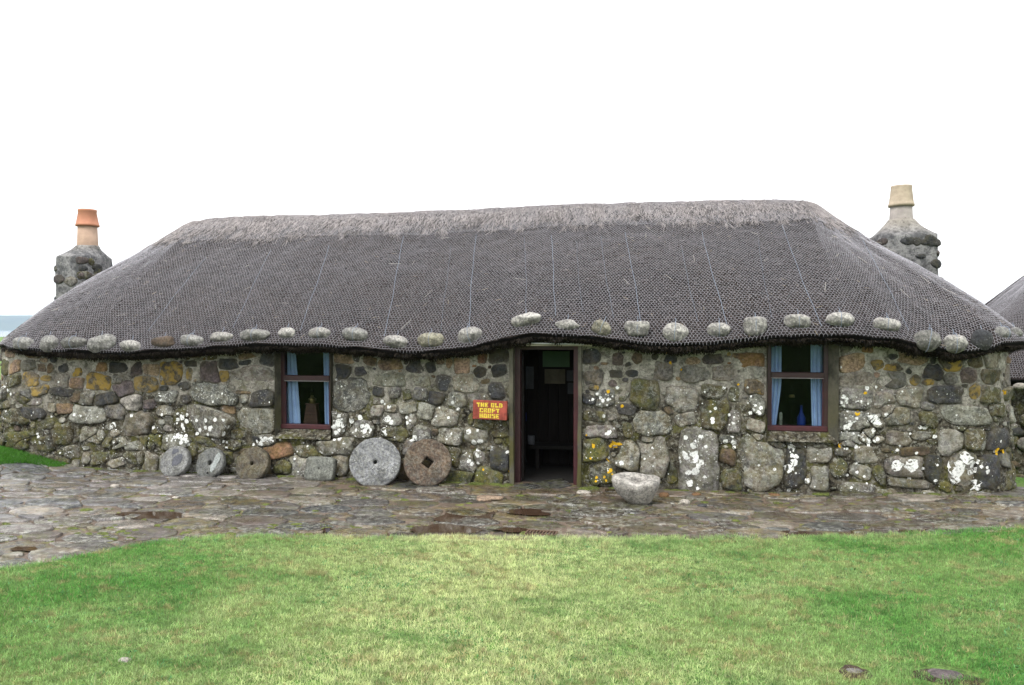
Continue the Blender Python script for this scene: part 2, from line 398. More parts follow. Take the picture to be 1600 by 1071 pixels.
tag(link('sea', mesh('sea', V, [(0, i + 1, (i + 1) % 64 + 1) for i in range(64)], M['sea'])), kind='structure')
# far hills across the water
az = np.radians(np.linspace(-80, 75, 120)); rr = np.array([6900, 7100, 7400, 7700, 8000])
hh = 118 + 10 * fbm(az * 9, 0.3) - 60 * sstep(.3, 1.3, az)
V = []
for k, r in enumerate(rr):
    f = (0, .55, 1, .7, 0)[k]
    V.append(np.stack([r * np.sin(az), r * np.cos(az), -16 + hh * f * (1 + .05 * vn(az * 30, k))], -1))
V = np.concatenate(V); n = len(az)
F = np.array([(k*n+i, k*n+i+1, (k+1)*n+i+1, (k+1)*n+i) for k in range(4) for i in range(n-1)])
tag(link('hill', mesh('hill', V, F, M['hill'], True)), kind='structure')

# lawn sheet (under the blades)
def lawn_sheet(x0, x1, y0, y1, st, fn, name):
    xs = np.arange(x0, x1, st); ts = np.linspace(0, 1, int((y1 - y0) / st))
    X, T = np.meshgrid(xs, ts); E_ = lawn_edge(X); Y = y0 + (E_ - y0) * T
    Z = lawn_h(X, Y) + .002; Z = np.where(T > .999, gz(X, Y) - .05, Z)
    I = np.arange(X.size).reshape(X.shape)
    F = np.stack([I[:-1, :-1], I[:-1, 1:], I[1:, 1:], I[1:, :-1]], -1).reshape(-1, 4)
    return tag(link(name, mesh(name, np.stack([X, Y, Z], -1).reshape(-1, 3), F, M['turf'], True)), kind='structure')
lawn_sheet(-13, 10, -9.9, -2.3, .08, None, 'lawn')

# ---------------------------------------------------------------- house geometry: outline, wall, roof
class Outline:
    """rounded plan outline; s = 0 where x = 0 on the front, s grows to the right"""
    def __init__(o, xl, xr, rl, rr, yf, yb):
        pts = []; nrm = []
        def seg(a, b, n, k):
            for i in range(k): t = i / k; pts.append((a[0]+(b[0]-a[0])*t, a[1]+(b[1]-a[1])*t)); nrm.append(n)
        def arc(c, r, a0, a1, k):
            for i in range(k): t = a0 + (a1 - a0) * i / k; nn = (math.cos(t), math.sin(t)); pts.append((c[0]+r*nn[0], c[1]+r*nn[1])); nrm.append(nn)
        seg(((xl+xr)/2, yb), (xl+rl, yb), (0, 1), 30)
        arc((xl+rl, yb-rl), rl, math.pi/2, math.pi, 24); seg((xl, yb-rl), (xl, yf+rl), (-1, 0), 30)
        arc((xl+rl, yf+rl), rl, math.pi, 1.5*math.pi, 40); seg((xl+rl, yf), (xr-rr, yf), (0, -1), 200)
        arc((xr-rr, yf+rr), rr, 1.5*math.pi, 2*math.pi, 40); seg((xr, yf+rr), (xr, yb-rr), (1, 0), 30)
        arc((xr-rr, yb-rr), rr, 0, math.pi/2, 24); seg((xr-rr, yb), ((xl+xr)/2, yb), (0, 1), 30); pts.append(((xl+xr)/2, yb)); nrm.append((0, 1))
        o.P = np.array(pts); o.N = np.array(nrm, float)
        d = np.r_[0, np.cumsum(np.hypot(*np.diff(o.P, axis=0).T))]
        i = np.where((np.abs(o.P[:, 1] - yf) < 1e-6))[0]
        o.s = d - np.interp(0 if xl < 0 < xr else xl + rl, o.P[i, 0], d[i])
        o.sfl, o.sfr = o.s[i[0]], o.s[i[-1]]
    def at(o, s):
        n = np.stack([np.interp(s, o.s, o.N[:, 0]), np.interp(s, o.s, o.N[:, 1])], -1); n /= np.linalg.norm(n, axis=-1, keepdims=True)
        return np.stack([np.interp(s, o.s, o.P[:, 0]), np.interp(s, o.s, o.P[:, 1])], -1), n
XL, XR = -9.9, 4.42
WO = Outline(XL, XR, 1.0, .85, 0.0, 5.0)
BATTER = .045
def wall_pt(s, z, off=0.0, WO=WO):
    p, n = WO.at(s); k = (np.asarray(off) - BATTER * np.asarray(z))[..., None]
    p = p + n * k; return np.concatenate([p, (np.asarray(z) + 0 * p[..., 0])[..., None]], -1)
def wall_d(s, z):
    return .022 * fbm(np.asarray(s) * 1.3, np.asarray(z) * 1.3, 4.2, 3) + (.009 + .010 * sstep(1.2, .4, z)) * fbm(np.asarray(s) * 9, np.asarray(z) * 9, 1.1, 3) - .010 * sstep(1.3, .5, z)
# eave line surveyed from the photo
_EA = [(-20, 540), (10, 543), (100, 546), (200, 549), (300, 543), (400, 536), (440, 536), (500, 537), (560, 542), (620, 547), (680, 547), (740, 540), (780, 530), (830, 521), (900, 522), (940, 527), (1000, 534), (1060, 537), (1120, 533), (1180, 527), (1250, 522), (1330, 523), (1400, 528), (1440, 538), (1500, 548), (1550, 545), (1590, 535)]
_EW = np.array([at_y(a, b, -.32) for a, b in _EA])
RO = Outline(-10.0, 4.63, 1.8, 1.45, -.32, 5.3)
def eave_z(s): return np.interp(s, _EW[:, 0], _EW[:, 2]) + .006 * vn(np.asarray(s) * 6, 2.2)
RIDGE = (-7.62, 2.25, 2.5)
_RZ = np.array([at_y(a, b, 2.5) for a, b in [(312, 341), (400, 335), (600, 331), (640, 329), (800, 322), (900, 317), (1000, 315), (1130, 312), (1259, 309)]])
class Roof:
    def __init__(r, O, ridge, zr, ze, a=.10, b=-.022, lump=.03):
        r.O, r.ridge, r.zr, r.ze, r.a, r.b, r.lump = O, ridge, zr, ze, a, b, lump
    def pt(r, s, t, off=0.0):
        s = np.asarray(s, float); t = np.asarray(t, float) + 0 * s; s = s + 0 * t
        P, n = r.O.at(s); x0, x1, yr = r.ridge
        Rx = np.clip(P[..., 0], x0, x1)
        x = P[..., 0] * (1 - t) + Rx * t; y = P[..., 1] * (1 - t) + yr * t
        # soften the meeting of slopes along the ridge
        te = t - .045 * np.clip((t - .9) / .1, 0, 1) ** 2
        bb = r.b + .022 * np.clip((x + 3.5) / 6, -1, 1) if r.ridge[0] < 0 else r.b
        pf = te + r.a * np.sin(np.pi * te) * (1 - te) + bb * np.sin(np.pi * te) * te
        z = r.ze(s) + (r.zr(x) - r.ze(s)) * pf / .965 * .965
        fade = np.clip(t / .06, 0, 1) * .7 + .3
        z = z - .20 * np.sin(np.pi * t) * t * np.clip((P[..., 0] - x1) / 1.4, 0, 1) * (1 if r.ridge[0] < 0 else 0)
        z = z - .035 * np.clip((t - .8) / .2, 0, 1) ** 2 * (np.exp(-((x - x0) / .22) ** 2) + np.exp(-((x - x1) / .22) ** 2))
        z = z + r.lump * fbm(x * 1.1, y * 1.1, 2.0, 3) * fade + .008 * vn(x * 7, y * 7, 5) * fade
        # off along an approximate normal
        nz = .78; nh = .62
        q = np.stack([x + n[..., 0] * nh * off, y + n[..., 1] * nh * off, z + nz * off], -1)
        return q
    def build(r, name, parent, mat, s0=None, s1=None, ds=.06, M_=44, under=((-.010, -.022), (-.04, -.050), (-.10, -.080), (-.20, -.105), (-.36, -.10))):
        s = np.arange(r.O.s[0], r.O.s[-1], ds); s = np.r_[s, r.O.s[-1]]
        t = np.linspace(0, 1, M_) ** 1.15; t = 1 - t; t = t[::-1]; t = np.sort(np.r_[0, .012, .03, t[t > .04]])
        Sg, Tg = np.meshgrid(s, t, indexing='ij'); Q = r.pt(Sg, Tg)
        rows = []; p0 = r.pt(s, 0 * s); _, n = r.O.at(s)
        for k, (dh, dz) in enumerate(under):
            w = np.array(p0); j = .012 * vn(s * 14, k * 3.3)
            w[:, 0] += n[:, 0] * (dh + j); w[:, 1] += n[:, 1] * (dh + j); w[:, 2] += dz + .022 * vn(s * 9, k * 2.1) + .010 * vn(s * 31, k * 3.7); rows.append(w)
        U = np.stack(rows[::-1], 1); Q = np.concatenate([U, Q], 1)
        K = Q.shape[1]; uvv = np.concatenate([np.linspace(-.4, 0, len(under) + 1)[:-1], t * 3.3])
        UV = np.stack(np.meshgrid(s, uvv, indexing='ij'), -1).reshape(-1, 2)
        I = np.arange(Q.shape[0] * K).reshape(-1, K)
        F = np.stack([I[:-1, :-1], I[1:, :-1], I[1:, 1:], I[:-1, 1:]], -1).reshape(-1, 4)
        V = Q.reshape(-1, 3)
        o = link(name, mesh(name, V, F, mat, True, uv=UV), parent)
        r.bvh = BVHTree.FromPolygons([tuple(v) for v in V.tolist()], F.tolist()); return o
R1 = Roof(RO, RIDGE, lambda x: np.interp(x, _RZ[:, 0], _RZ[:, 2]) + .066, eave_z)

house = empty('croft_house', (-2.8, 0, 0), label='long low stone croft house with netted grey thatch, open doorway and two chimneys', cat='house')
roof = R1.build('thatched_roof', house, M['thatch'])
def cast(bvh, x, y):
    d = Vector(ray(x, y)).normalized(); h = bvh.ray_cast(Vector(CAM), d); return h  # loc, normal, idx, dist

# --- chicken wire over the thatch: every hexagon real wire
def ribbons(A, B, Nn, w, h=None):
    """thin ridged strips from A to B on normals Nn -> V,F(quads)"""
    d = B - A; d /= np.linalg.norm(d, axis=1, keepdims=True) + 1e-9
    sd = np.cross(d, Nn); sd /= np.linalg.norm(sd, axis=1, keepdims=True) + 1e-9
    w = np.asarray(w)[..., None] if np.ndim(w) else w; hh = (w if h is None else h)
    V = np.stack([A - sd * w / 2, A + Nn * hh * .6, A + sd * w / 2, B - sd * w / 2, B + Nn * hh * .6, B + sd * w / 2], 1).reshape(-1, 3)
    n = len(A); b = (np.arange(n) * 6)[:, None]
    return V, np.concatenate([b + [0, 1, 4, 3], b + [1, 2, 5, 4]], 0)
def wire_net(R, name, parent, s0, s1, d0, d1, w=.043, L=3.25, off=.018, thick=.0034, seed=1):
    h1 = w * .30; h2 = w * .42; row = h1 + h2
    nj = int((d1 - d0) / row); ni = int((s1 - s0) / w)
    j, i = np.meshgrid(np.arange(nj), np.arange(ni), indexing='ij')
    xs = s0 + (i + .5 * (j % 2)) * w; y = d0 + j * row
    rg = np.random.default_rng(seed)
    def key(x, yy):   # shared jitter by position
        jx = .12 * w * vn(np.round(x / w * 2) * .731, np.round(yy / row * 4) * .517, seed); jy = .12 * w * vn(np.round(x / w * 2) * .331, np.round(yy / row * 4) * .917, seed + 3)
        wx = .35 * w * vn(x * 1.3, yy * 1.3, 11 + seed)
        q_ = R.pt(x + jx + wx, np.clip((yy + jy) / L, 0, 1), off + .006 * vn(x * 5, yy * 5, seed)); q_[..., 2] += np.minimum(yy + jy, 0) * (.9 + .8 * vn(x * 3, 1.0)); return q_
    lo = key(xs, y); ul = key(xs - w/2, y + h1); ur = key(xs + w/2, y + h1); uu = key(xs, y - h2)
    A = np.concatenate([lo, lo, lo]).reshape(-1, 3); B = np.concatenate([ul, ur, uu]).reshape(-1, 3)
    keep = rg.random(len(A)) > .015
    _, n = R.O.at(np.tile(xs.ravel(), 3)); Nn = np.stack([n[:, 0] * .62, n[:, 1] * .62, np.full(len(n), .78)], -1)
    V, F = ribbons(A[keep], B[keep], Nn[keep], thick)
    return tag(link(name, mesh(name, V, F, M['wire']), parent), kind='stuff')
sL, sR = WO.sfl - 5.2, 6.6
wire_net(R1, 'wire_netting', roof, RO.sfl - 4.4, RO.sfr + 3.6, -.012, 2.62)
wire_net(R1, 'wire_netting', roof, RO.sfl - 3.0, RO.sfr + 2.2, 2.40, 3.16, off=.024, seed=2)

# --- straws
def straws(R, name, parent, s, d, ang, ln, w, col, off=.01, lift=.012, L=3.25, curl=.0):
    P0 = R.pt(s, np.clip(d / L, 0, 1), off); s1 = s + np.sin(ang) * ln; d1 = d - np.cos(ang) * ln
    t1 = d1 / L; P1 = R.pt(s1, np.clip(t1, -.0, 1), off + lift)
    P1[:, 2] += np.where(t1 < 0, t1 * L * .9, 0)
    _, n = R.O.at(s); Nn = np.stack([n[:, 0] * .62, n[:, 1] * .62, np.full(len(n), .78)], -1)
    V, F = ribbons(P0, P1, Nn, w)
    return tag(link(name, mesh(name, V, F, M['straw'], cols=np.repeat(col, 6, 0)), parent), kind='stuff')
n = 34000                        # pale cap along the ridge with a ragged lower edge
s = RG.uniform(RO.sfl - 2.8, RO.sfr + 2.2, n); edge = .44 + .12 * vn(s * 3.1, 4.4) + .14 * vn(s * 13, 1.4)
u = RG.random(n) ** 1.6; d = 3.25 - edge * u * 1.6; ang = RG.normal(0, .30, n)
g = RG.uniform(.45, 1.25, n)[:, None] * (1.05 - .35 * u[:, None]); c = np.array([[.33, .30, .295]]) * g
c = np.where(RG.random(n)[:, None] < .10 + .25 * u[:, None], c * .2, c)
straws(R1, 'ridge_straw', roof, s, d, ang, RG.uniform(.08, .26, n), RG.uniform(.004, .008, n), c, .014, .014)
n = 30000                        # worn ends of reed lying all over the slope
s = RG.uniform(RO.sfl - 3.5, RO.sfr + 3.0, n); d = RG.uniform(.03, 3.1, n)
c = np.array([[.10, .088, .088]]) * RG.uniform(.3, 1.3, n)[:, None]; c[RG.random(n) < .02] = (.22, .18, .13); c[RG.random(n) < .25] = (.008, .008, .008)
straws(R1, 'loose_straw', roof, s, d, RG.normal(0, .75, n), RG.uniform(.02, .085, n), RG.uniform(.004, .009, n), c, .004, .014)
n = 110
s = RG.uniform(RO.sfl - 2.5, RO.sfr + 2.0, n); d = 3.2 - RG.random(n) ** 2.2 * 2.8
straws(R1, 'stray_straw', roof, s, d, RG.normal(0, 1.0, n), RG.uniform(.08, .22, n), .006, np.tile([[.30, .28, .26]], (n, 1)), .025, .03)
n = 16000                        # dark fringe under the eave; the eave's shade is painted into its colour
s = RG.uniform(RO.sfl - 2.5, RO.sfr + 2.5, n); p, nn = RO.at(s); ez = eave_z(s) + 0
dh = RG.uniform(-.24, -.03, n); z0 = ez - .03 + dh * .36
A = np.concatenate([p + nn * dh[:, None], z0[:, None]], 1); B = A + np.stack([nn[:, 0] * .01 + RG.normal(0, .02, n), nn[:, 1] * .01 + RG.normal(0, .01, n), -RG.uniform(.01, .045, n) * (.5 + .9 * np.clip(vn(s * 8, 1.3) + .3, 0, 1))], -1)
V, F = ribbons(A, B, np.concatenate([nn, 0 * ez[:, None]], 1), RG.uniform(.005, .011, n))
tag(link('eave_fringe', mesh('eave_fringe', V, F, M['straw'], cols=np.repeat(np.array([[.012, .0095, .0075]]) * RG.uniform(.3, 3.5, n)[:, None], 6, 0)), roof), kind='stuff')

# --- openings (x0, x1, z0, z1)
wl = (at_y(430, 600)[0], at_y(517, 600)[0], at_y(480, 686)[2], 1.76)
wr = (at_y(1199, 600)[0], at_y(1310, 600)[0], at_y(1250, 690)[2], at_y(1250, 531)[2])
dr = (at_y(797, 600)[0], at_y(908, 600)[0], -.10, at_y(850, 541)[2])
OPEN = [wl, wr, dr]
# --- mortar face of the walls
def wall_face(O, name, parent, openings, zt_fn, z0=-.15, step=.032, batter=BATTER):
    sg = list(np.arange(O.s[0], O.s[-1], step)) + [O.s[-1]]; zg = list(np.arange(z0, 1.62, step * .9))
    for (a, b, c, d) in openings: sg += [a, b]; zg += [c, d]
    sg = np.array(sorted(sg)); sg = sg[np.r_[True, np.diff(sg) > 1e-4]]; zg = np.array(sorted(z for z in zg if z < 1.9)); zg = zg[np.r_[True, np.diff(zg) > 1e-4]]
    Sg, Zg = np.meshgrid(sg, zg, indexing='ij')
    edge = np.zeros_like(Sg)
    for (a, b, c, d) in openings:
        dd = np.maximum.reduce([a - Sg, Sg - b, c - Zg, Zg - d]); edge = np.maximum(edge, 1 - sstep(0, .08, np.abs(dd)))
    V = wall_pt(Sg, Zg, wall_d(Sg, Zg) * (1 - edge), O)
    top = wall_pt(sg, zt_fn(sg), 0, O); V = np.concatenate([V, top[:, None]], 1)
    K = V.shape[1]; I = np.arange(V.shape[0] * K).reshape(-1, K); F = []
    sc = (sg[:-1] + sg[1:]) / 2; zc = np.r_[(zg[:-1] + zg[1:]) / 2, 1.7]
    keep = np.ones((len(sc), K - 1), bool)
    for (a, b, c, d) in openings:
        keep &= ~((sc[:, None] > a) & (sc[:, None] < b) & (zc[None] > c) & (zc[None] < max(d, 1.70)))
    F = np.stack([I[:-1, :-1], I[1:, :-1], I[1:, 1:], I[:-1, 1:]], -1)[keep]
    V = V.reshape(-1, 3); o = link(name, mesh(name, V, F, M['mortar'], True), parent)
    return o, V, F
wall, WV, WF = wall_face(WO, 'stone_wall', house, OPEN, lambda s: np.maximum(1.66, eave_z(s) - .02))

# --- stones traced from the photo. groups: origin x, y, scale, then (x, y, w, h, kind)
# kinds: D slate, G grey, L crusted, B brown, T tan, Y ochre, K dark olive, M mossy, W white spotted, P purple grey, R reddish
TR = [
 (0, 500, 5.333, "40,380,90,130,M 120,400,110,90,T 230,380,130,70,G 350,400,70,60,B 425,395,60,80,B 530,405,90,80,D 645,440,90,80,Y 825,395,125,70,R 990,405,150,100,D 1140,420,90,110,P 1260,420,140,100,T 1425,440,190,180,Y 1575,455,60,90,Y 250,500,140,110,Y 395,490,110,60,Y 510,500,130,100,G 640,520,120,90,T 830,520,190,130,Y 980,500,90,90,G 1050,580,150,130,P 1220,530,190,120,Y 1365,570,80,40,D 1540,550,90,70,D 330,585,150,80,Y 540,600,230,70,D 210,610,90,100,G 100,500,130,100,K 640,640,100,100,B 730,650,130,110,G 880,660,200,100,D 1095,690,160,130,S 1240,700,100,90,P 1390,635,150,90,W 1555,660,90,70,D 300,690,130,60,G 440,740,80,70,L 550,740,120,80,T 270,780,210,90,D 740,790,250,140,L 965,760,160,110,G 1150,870,220,200,G 1370,760,130,90,L 1410,820,70,90,G 1350,860,60,60,L 1400,900,80,60,G 90,800,180,110,K 400,870,110,80,K 520,840,60,60,L 530,950,140,180,K 740,970,140,150,L 840,970,60,110,L 930,890,80,60,W 960,950,70,60,L 130,1000,270,130,M 1090,1020,190,100,G 950,1030,110,60,L 1290,1010,110,110,M 1470,1020,260,130,W 20,620,90,110,W 30,720,100,80,K 190,650,110,80,K"),
 (220, 500, 5.333, "570,430,155,170,P 700,470,85,90,Y 730,370,160,80,D 865,355,120,50,D 590,310,100,60,K 890,300,160,60,T 1060,330,110,110,D 920,480,330,180,G 620,620,360,160,W 1010,650,200,130,D 870,650,80,100,L 740,740,120,70,T 840,600,140,40,T 510,850,460,260,W 980,840,280,200,L 810,950,130,70,K 540,1000,230,70,K 1040,1010,150,90,W 410,360,100,60,D"),
 (500, 500, 5.333, "190,310,180,100,T 300,320,60,70,D 165,430,150,130,D 355,425,120,80,D 410,340,120,80,B 585,365,180,100,T 720,340,40,60,D 800,385,130,120,D 925,390,90,100,D 1075,355,70,80,T 1010,350,80,60,T 1190,385,130,120,T 1355,330,75,90,R 1495,305,150,110,D 1330,430,100,90,D 1500,430,120,100,D 570,500,260,110,L 840,520,160,90,L 1040,530,120,130,D 1210,530,190,150,L 1470,590,120,130,D 240,630,280,240,W 490,600,110,80,D 630,600,100,100,G 725,620,80,100,K 850,620,120,110,G 960,650,130,100,D 1140,670,160,120,L 485,680,90,60,W 480,750,100,100,L 590,740,100,70,L 740,740,150,80,L 890,760,140,120,L 1050,810,190,160,L 590,830,150,100,W 755,840,100,130,W 140,870,140,220,W 340,910,180,150,W 620,960,200,110,K 850,970,150,140,W 1090,970,200,140,L 960,930,60,60,B 1370,870,240,100,K 1260,830,80,110,K 1290,960,190,120,L 1500,930,130,110,K 1140,750,60,40,G"),
 (450, 650, 5.333, "400,260,290,150,L 90,420,180,180,L 430,400,150,150,L 690,215,150,60,L 870,190,150,60,K 1020,270,120,120,G 1350,330,160,150,K 1500,390,170,150,W 1450,540,230,150,M 900,330,80,140,B 160,300,170,90,K 620,300,120,90,L"),
 (740, 650, 5.333, "220,370,150,170,D 110,540,240,180,M 40,360,110,120,W 200,100,120,90,K 1310,330,200,230,L 1000,280,190,190,M 1060,480,200,170,K"),
 (900, 500, 5.333, "120,300,150,120,D 360,330,110,100,P 500,325,90,90,B 340,450,100,60,D 465,445,100,60,D 130,480,150,120,G 800,325,110,80,D 975,345,120,70,T 1140,330,160,90,P 660,310,60,50,D 680,430,230,150,G 1000,440,240,120,G 1250,440,240,120,G 1455,335,270,110,R 1500,435,190,90,L 100,660,160,80,D 240,650,170,120,W 580,620,220,220,M 880,660,240,180,L 1150,600,190,110,K 1320,630,80,120,K 1150,790,200,270,K 630,870,290,200,L 910,830,150,110,L 1320,850,110,200,W 1500,570,180,110,Y 1510,700,120,180,W 1505,880,130,90,L 1510,970,100,60,L 1255,1000,160,70,W 200,930,260,110,G 430,930,90,150,K 610,1010,170,60,L 150,800,190,80,K 1440,215,160,50,G 780,750,90,70,B"),
 (1000, 650, 5.333, "490,360,310,530,W 740,340,130,120,B 1020,400,360,390,L 1290,390,170,380,D 1500,320,180,140,L 1500,520,150,190,L 770,530,200,160,M 100,330,250,340,L 1405,540,60,90,L 260,480,100,200,M"),
 (1100, 500, 5.333, "1190,230,120,90,G 1370,240,100,80,R 1250,360,260,140,T 1440,370,110,100,Y 1260,510,260,120,G 1560,500,120,120,G 1260,660,290,160,W 1440,560,100,80,L 1230,840,300,160,W 1500,650,150,150,L 1430,840,100,120,W 1540,760,120,130,L 1210,980,240,110,W 1370,950,110,100,L 760,1045,180,70,D 620,1045,150,50,L 970,1055,140,40,L"),
 (1350, 500, 6.4, "290,480,230,80,Y 290,370,110,80,D 490,390,290,110,T 690,400,60,110,D 870,420,220,160,Y 1010,370,70,60,D 1120,430,170,110,K 1300,400,220,160,L 680,520,220,170,D 300,600,230,180,G 520,600,100,120,Y 640,625,140,90,Y 860,590,150,120,G 1040,560,160,150,P 1280,570,180,150,K 1440,570,110,190,G 800,750,310,180,D 450,760,240,200,L 1110,720,130,130,Y 1270,750,190,170,M 1440,740,110,150,K 1040,960,380,190,L 320,960,240,170,L 110,990,130,120,W 640,980,160,150,K 1330,900,150,140,K 1500,950,130,150,L 620,860,150,100,G"),
 (1300, 650, 5.333, "740,160,160,80,G 560,190,200,110,G 990,230,180,210,L 1200,200,180,150,K 1390,200,160,150,D 270,180,120,100,L 130,190,150,120,W 60,430,140,190,K 260,320,180,150,L 240,470,150,110,L 390,490,100,150,K 610,420,320,190,G 835,430,140,200,D 640,560,340,80,G 690,300,240,80,B 1090,430,200,300,L 1300,480,190,250,D 1470,380,120,110,G 1480,540,130,140,K 950,590,120,80,K 90,300,130,80,G"),
 (0, 680, 4.444, "160,50,150,100,M 320,60,110,100,K 500,120,90,80,W 600,160,80,80,L 890,60,250,90,L 820,190,130,60,L 940,160,190,90,K 1050,190,110,110,L 690,160,130,80,K 30,40,80,80,K 640,30,120,60,L 750,60,80,80,K 1060,60,80,70,K"),
 (220, 650, 5.333, "1130,290,230,120,R 760,240,150,90,K 1200,430,150,110,K 960,190,120,60,D 150,110,100,80,K 620,210,120,60,W 430,290,80,150,K 720,350,90,110,K 30,200,110,100,K"),
]
LIN = {'D': (.055,.059,.068), 'G': (.19,.182,.175), 'L': (.26,.255,.235), 'B': (.115,.086,.066), 'T': (.30,.225,.165), 'Y': (.165,.140,.098),
       'K': (.062,.059,.045), 'M': (.055,.062,.036), 'W': (.19,.19,.182), 'P': (.125,.105,.110), 'R': (.235,.135,.085), 'S': (.36,.34,.30)}
FXK = {'D': (.12,.05,.1,.4), 'G': (.55,.08,.12,.5), 'L': (1.,.10,.15,.9), 'B': (.1,.1,.1,.1), 'T': (.08,.15,.0,.0), 'Y': (.25,.7,.05,.1),
       'K': (.6,.08,.6,.6), 'M': (.4,.1,.95,.3), 'W': (.9,.05,.1,1.), 'P': (.1,.05,.0,.1), 'R': (.05,.2,0,.0), 'S': (.15,0,0,0)}
# wall lookup from bearings
sgr = np.linspace(WO.sfl - 1.9, WO.sfr + 1.2, 900); zgr = np.linspace(-.15, 1.95, 110)
_S, _Z = np.meshgrid(sgr, zgr, indexing='ij'); _Wp = wall_pt(_S, _Z); _q = proj(_Wp); _, _n = WO.at(_S)
_vis = ((CAM[0] - _Wp[..., 0]) * _n[..., 0] + (CAM[1] - _Wp[..., 1]) * _n[..., 1]) > .02
_qf, _Sf, _Zf = _q[_vis], _S[_vis], _Z[_vis]
def to_wall(x, y):
    k = np.argmin((_qf[:, 0] - x) ** 2 + (_qf[:, 1] - y) ** 2); return _Sf[k], _Zf[k]
seeds = []
for ox, oy, sc, txt in TR:
    for it in txt.split():
        a = it.split(','); x, y, w, h = [float(v) / sc for v in a[:4]]; x += ox; y += oy
        s_, z_ = to_wall(x, y); sl_, _ = to_wall(max(-12, x - w/2), y); sr_, _ = to_wall(x + w/2, y); _, zb = to_wall(x, y + h/2); _, zt = to_wall(x, y - h/2)
        hw = max(.02, (sr_ - sl_) / 2); hh = max(.018, (zt - zb) / 2)
        if hw > w / 90 or x > 1560 or x < 25: hw = min(hw, w / 105)
        seeds.append([s_, z_, hw * 1.20, hh * 1.22, a[4]])
# filler stones: grown in what is left, round the corners too
GS = .02; s_lo, s_hi = WO.sfl - 4.2, WO.sfr + 4.0
ns_, nz_ = int((s_hi - s_lo) / GS), int(1.95 / GS); occ = np.zeros((ns_, nz_), bool)
cs = s_lo + (np.arange(ns_) + .5) * GS; cz = -.1 + (np.arange(nz_) + .5) * GS; CS, CZ = np.meshgrid(cs, cz, indexing='ij')
for (a, b, c, d) in OPEN: occ |= (CS > a - .03) & (CS < b + .03) & (CZ > c - .03) & (CZ < d + .08)
for (s_, z_, hw, hh, k) in seeds:
    occ |= (np.abs((CS - s_) / (hw * .96)) ** 2.6 + np.abs((CZ - z_) / (hh * .96)) ** 2.6) < 1
def free(s_, z_, hw, hh):
    i0, i1 = int((s_ - hw - s_lo) / GS), int((s_ + hw - s_lo) / GS) + 1; j0, j1 = int((z_ - hh + .1) / GS), int((z_ + hh + .1) / GS) + 1
    if i0 < 0 or j0 < 0 or i1 > ns_ or j1 > nz_: return False
    sub = occ[i0:i1, j0:j1]; m = (((CS[i0:i1, j0:j1] - s_) / hw) ** 2 + ((CZ[i0:i1, j0:j1] - z_) / hh) ** 2) < 1
    return not (sub & m).any()
nt_ = len(seeds)
for size in (.17, .13, .10, .075, .055, .04, .03):
    for _ in range(1500):
        s_, z_ = RG.uniform(s_lo, s_hi), RG.uniform(.0, 1.72)
        hw = size * RG.uniform(.85, 1.5); hh = size * RG.uniform(.6, .95)
        if free(s_, z_, hw * .9, hh * .9):
            low = z_ < .75
            k = random.choice('KKLGMWLB' if low else ('LWGKLGYD' if z_ < 1.25 else 'DBTGYPRTD'))
            seeds.append([s_, z_, hw, hh, k])
            occ |= (((CS - s_) / (hw + .012)) ** 2 + ((CZ - z_) / (hh + .012)) ** 2) < 1
# stone outlines: each takes the ground where it is nearest
SD = np.array([[a, b, c, d] for a, b, c, d, _ in seeds]); NS = len(SD)
rot = RG.normal(0, .12, NS); KA = 26
FA, FD = [], []
for i in range(NS):                                  # every stone is cut by its own few uneven faces
    nf = int(RG.integers(5, 9)); an = np.sort((np.arange(nf) + RG.uniform(-.28, .28, nf)) * 2 * np.pi / nf + RG.uniform(0, 6.28))
    if RG.random() < .55: an = np.r_[0, .5, 1, 1.5] * np.pi + RG.normal(0, .13, 4); an = np.r_[an, RG.uniform(0, 6.28, 2)]
    FA.append(an); dd_ = RG.uniform(.80, 1.04, len(an)); 
    if len(an) == 6: dd_[4:] = RG.uniform(.95, 1.2, 2)
    if SD[i, 2] > .11 and SD[i, 3] > .07: FA[-1] = an = np.r_[np.r_[0, .5, 1, 1.5] * np.pi + RG.normal(0, .10, 4), RG.uniform(0, 6.28, 2)]; dd_ = np.r_[RG.uniform(.95, 1.06, 4), RG.uniform(1.02, 1.25, 2)]
    FD.append(dd_)
def metric(i, s_, z_):
    c_, n_ = math.cos(rot[i]), math.sin(rot[i]); ds, dz = s_ - SD[i, 0], z_ - SD[i, 1]
    u = (ds * c_ + dz * n_) / SD[i, 2]; v = (-ds * n_ + dz * c_) / SD[i, 3]
    wob = .11 * vn(s_ * 9 + i * 3.7, z_ * 9 + i * 1.3) + .06 * vn(s_ * 24 + i, z_ * 24)
    t = 0
    for a_, d_ in zip(FA[i], FD[i]): t = t + np.maximum(0, (u * math.cos(a_) + v * math.sin(a_)) / d_) ** 9
    return np.maximum(t ** (1 / 9), .0) + wob
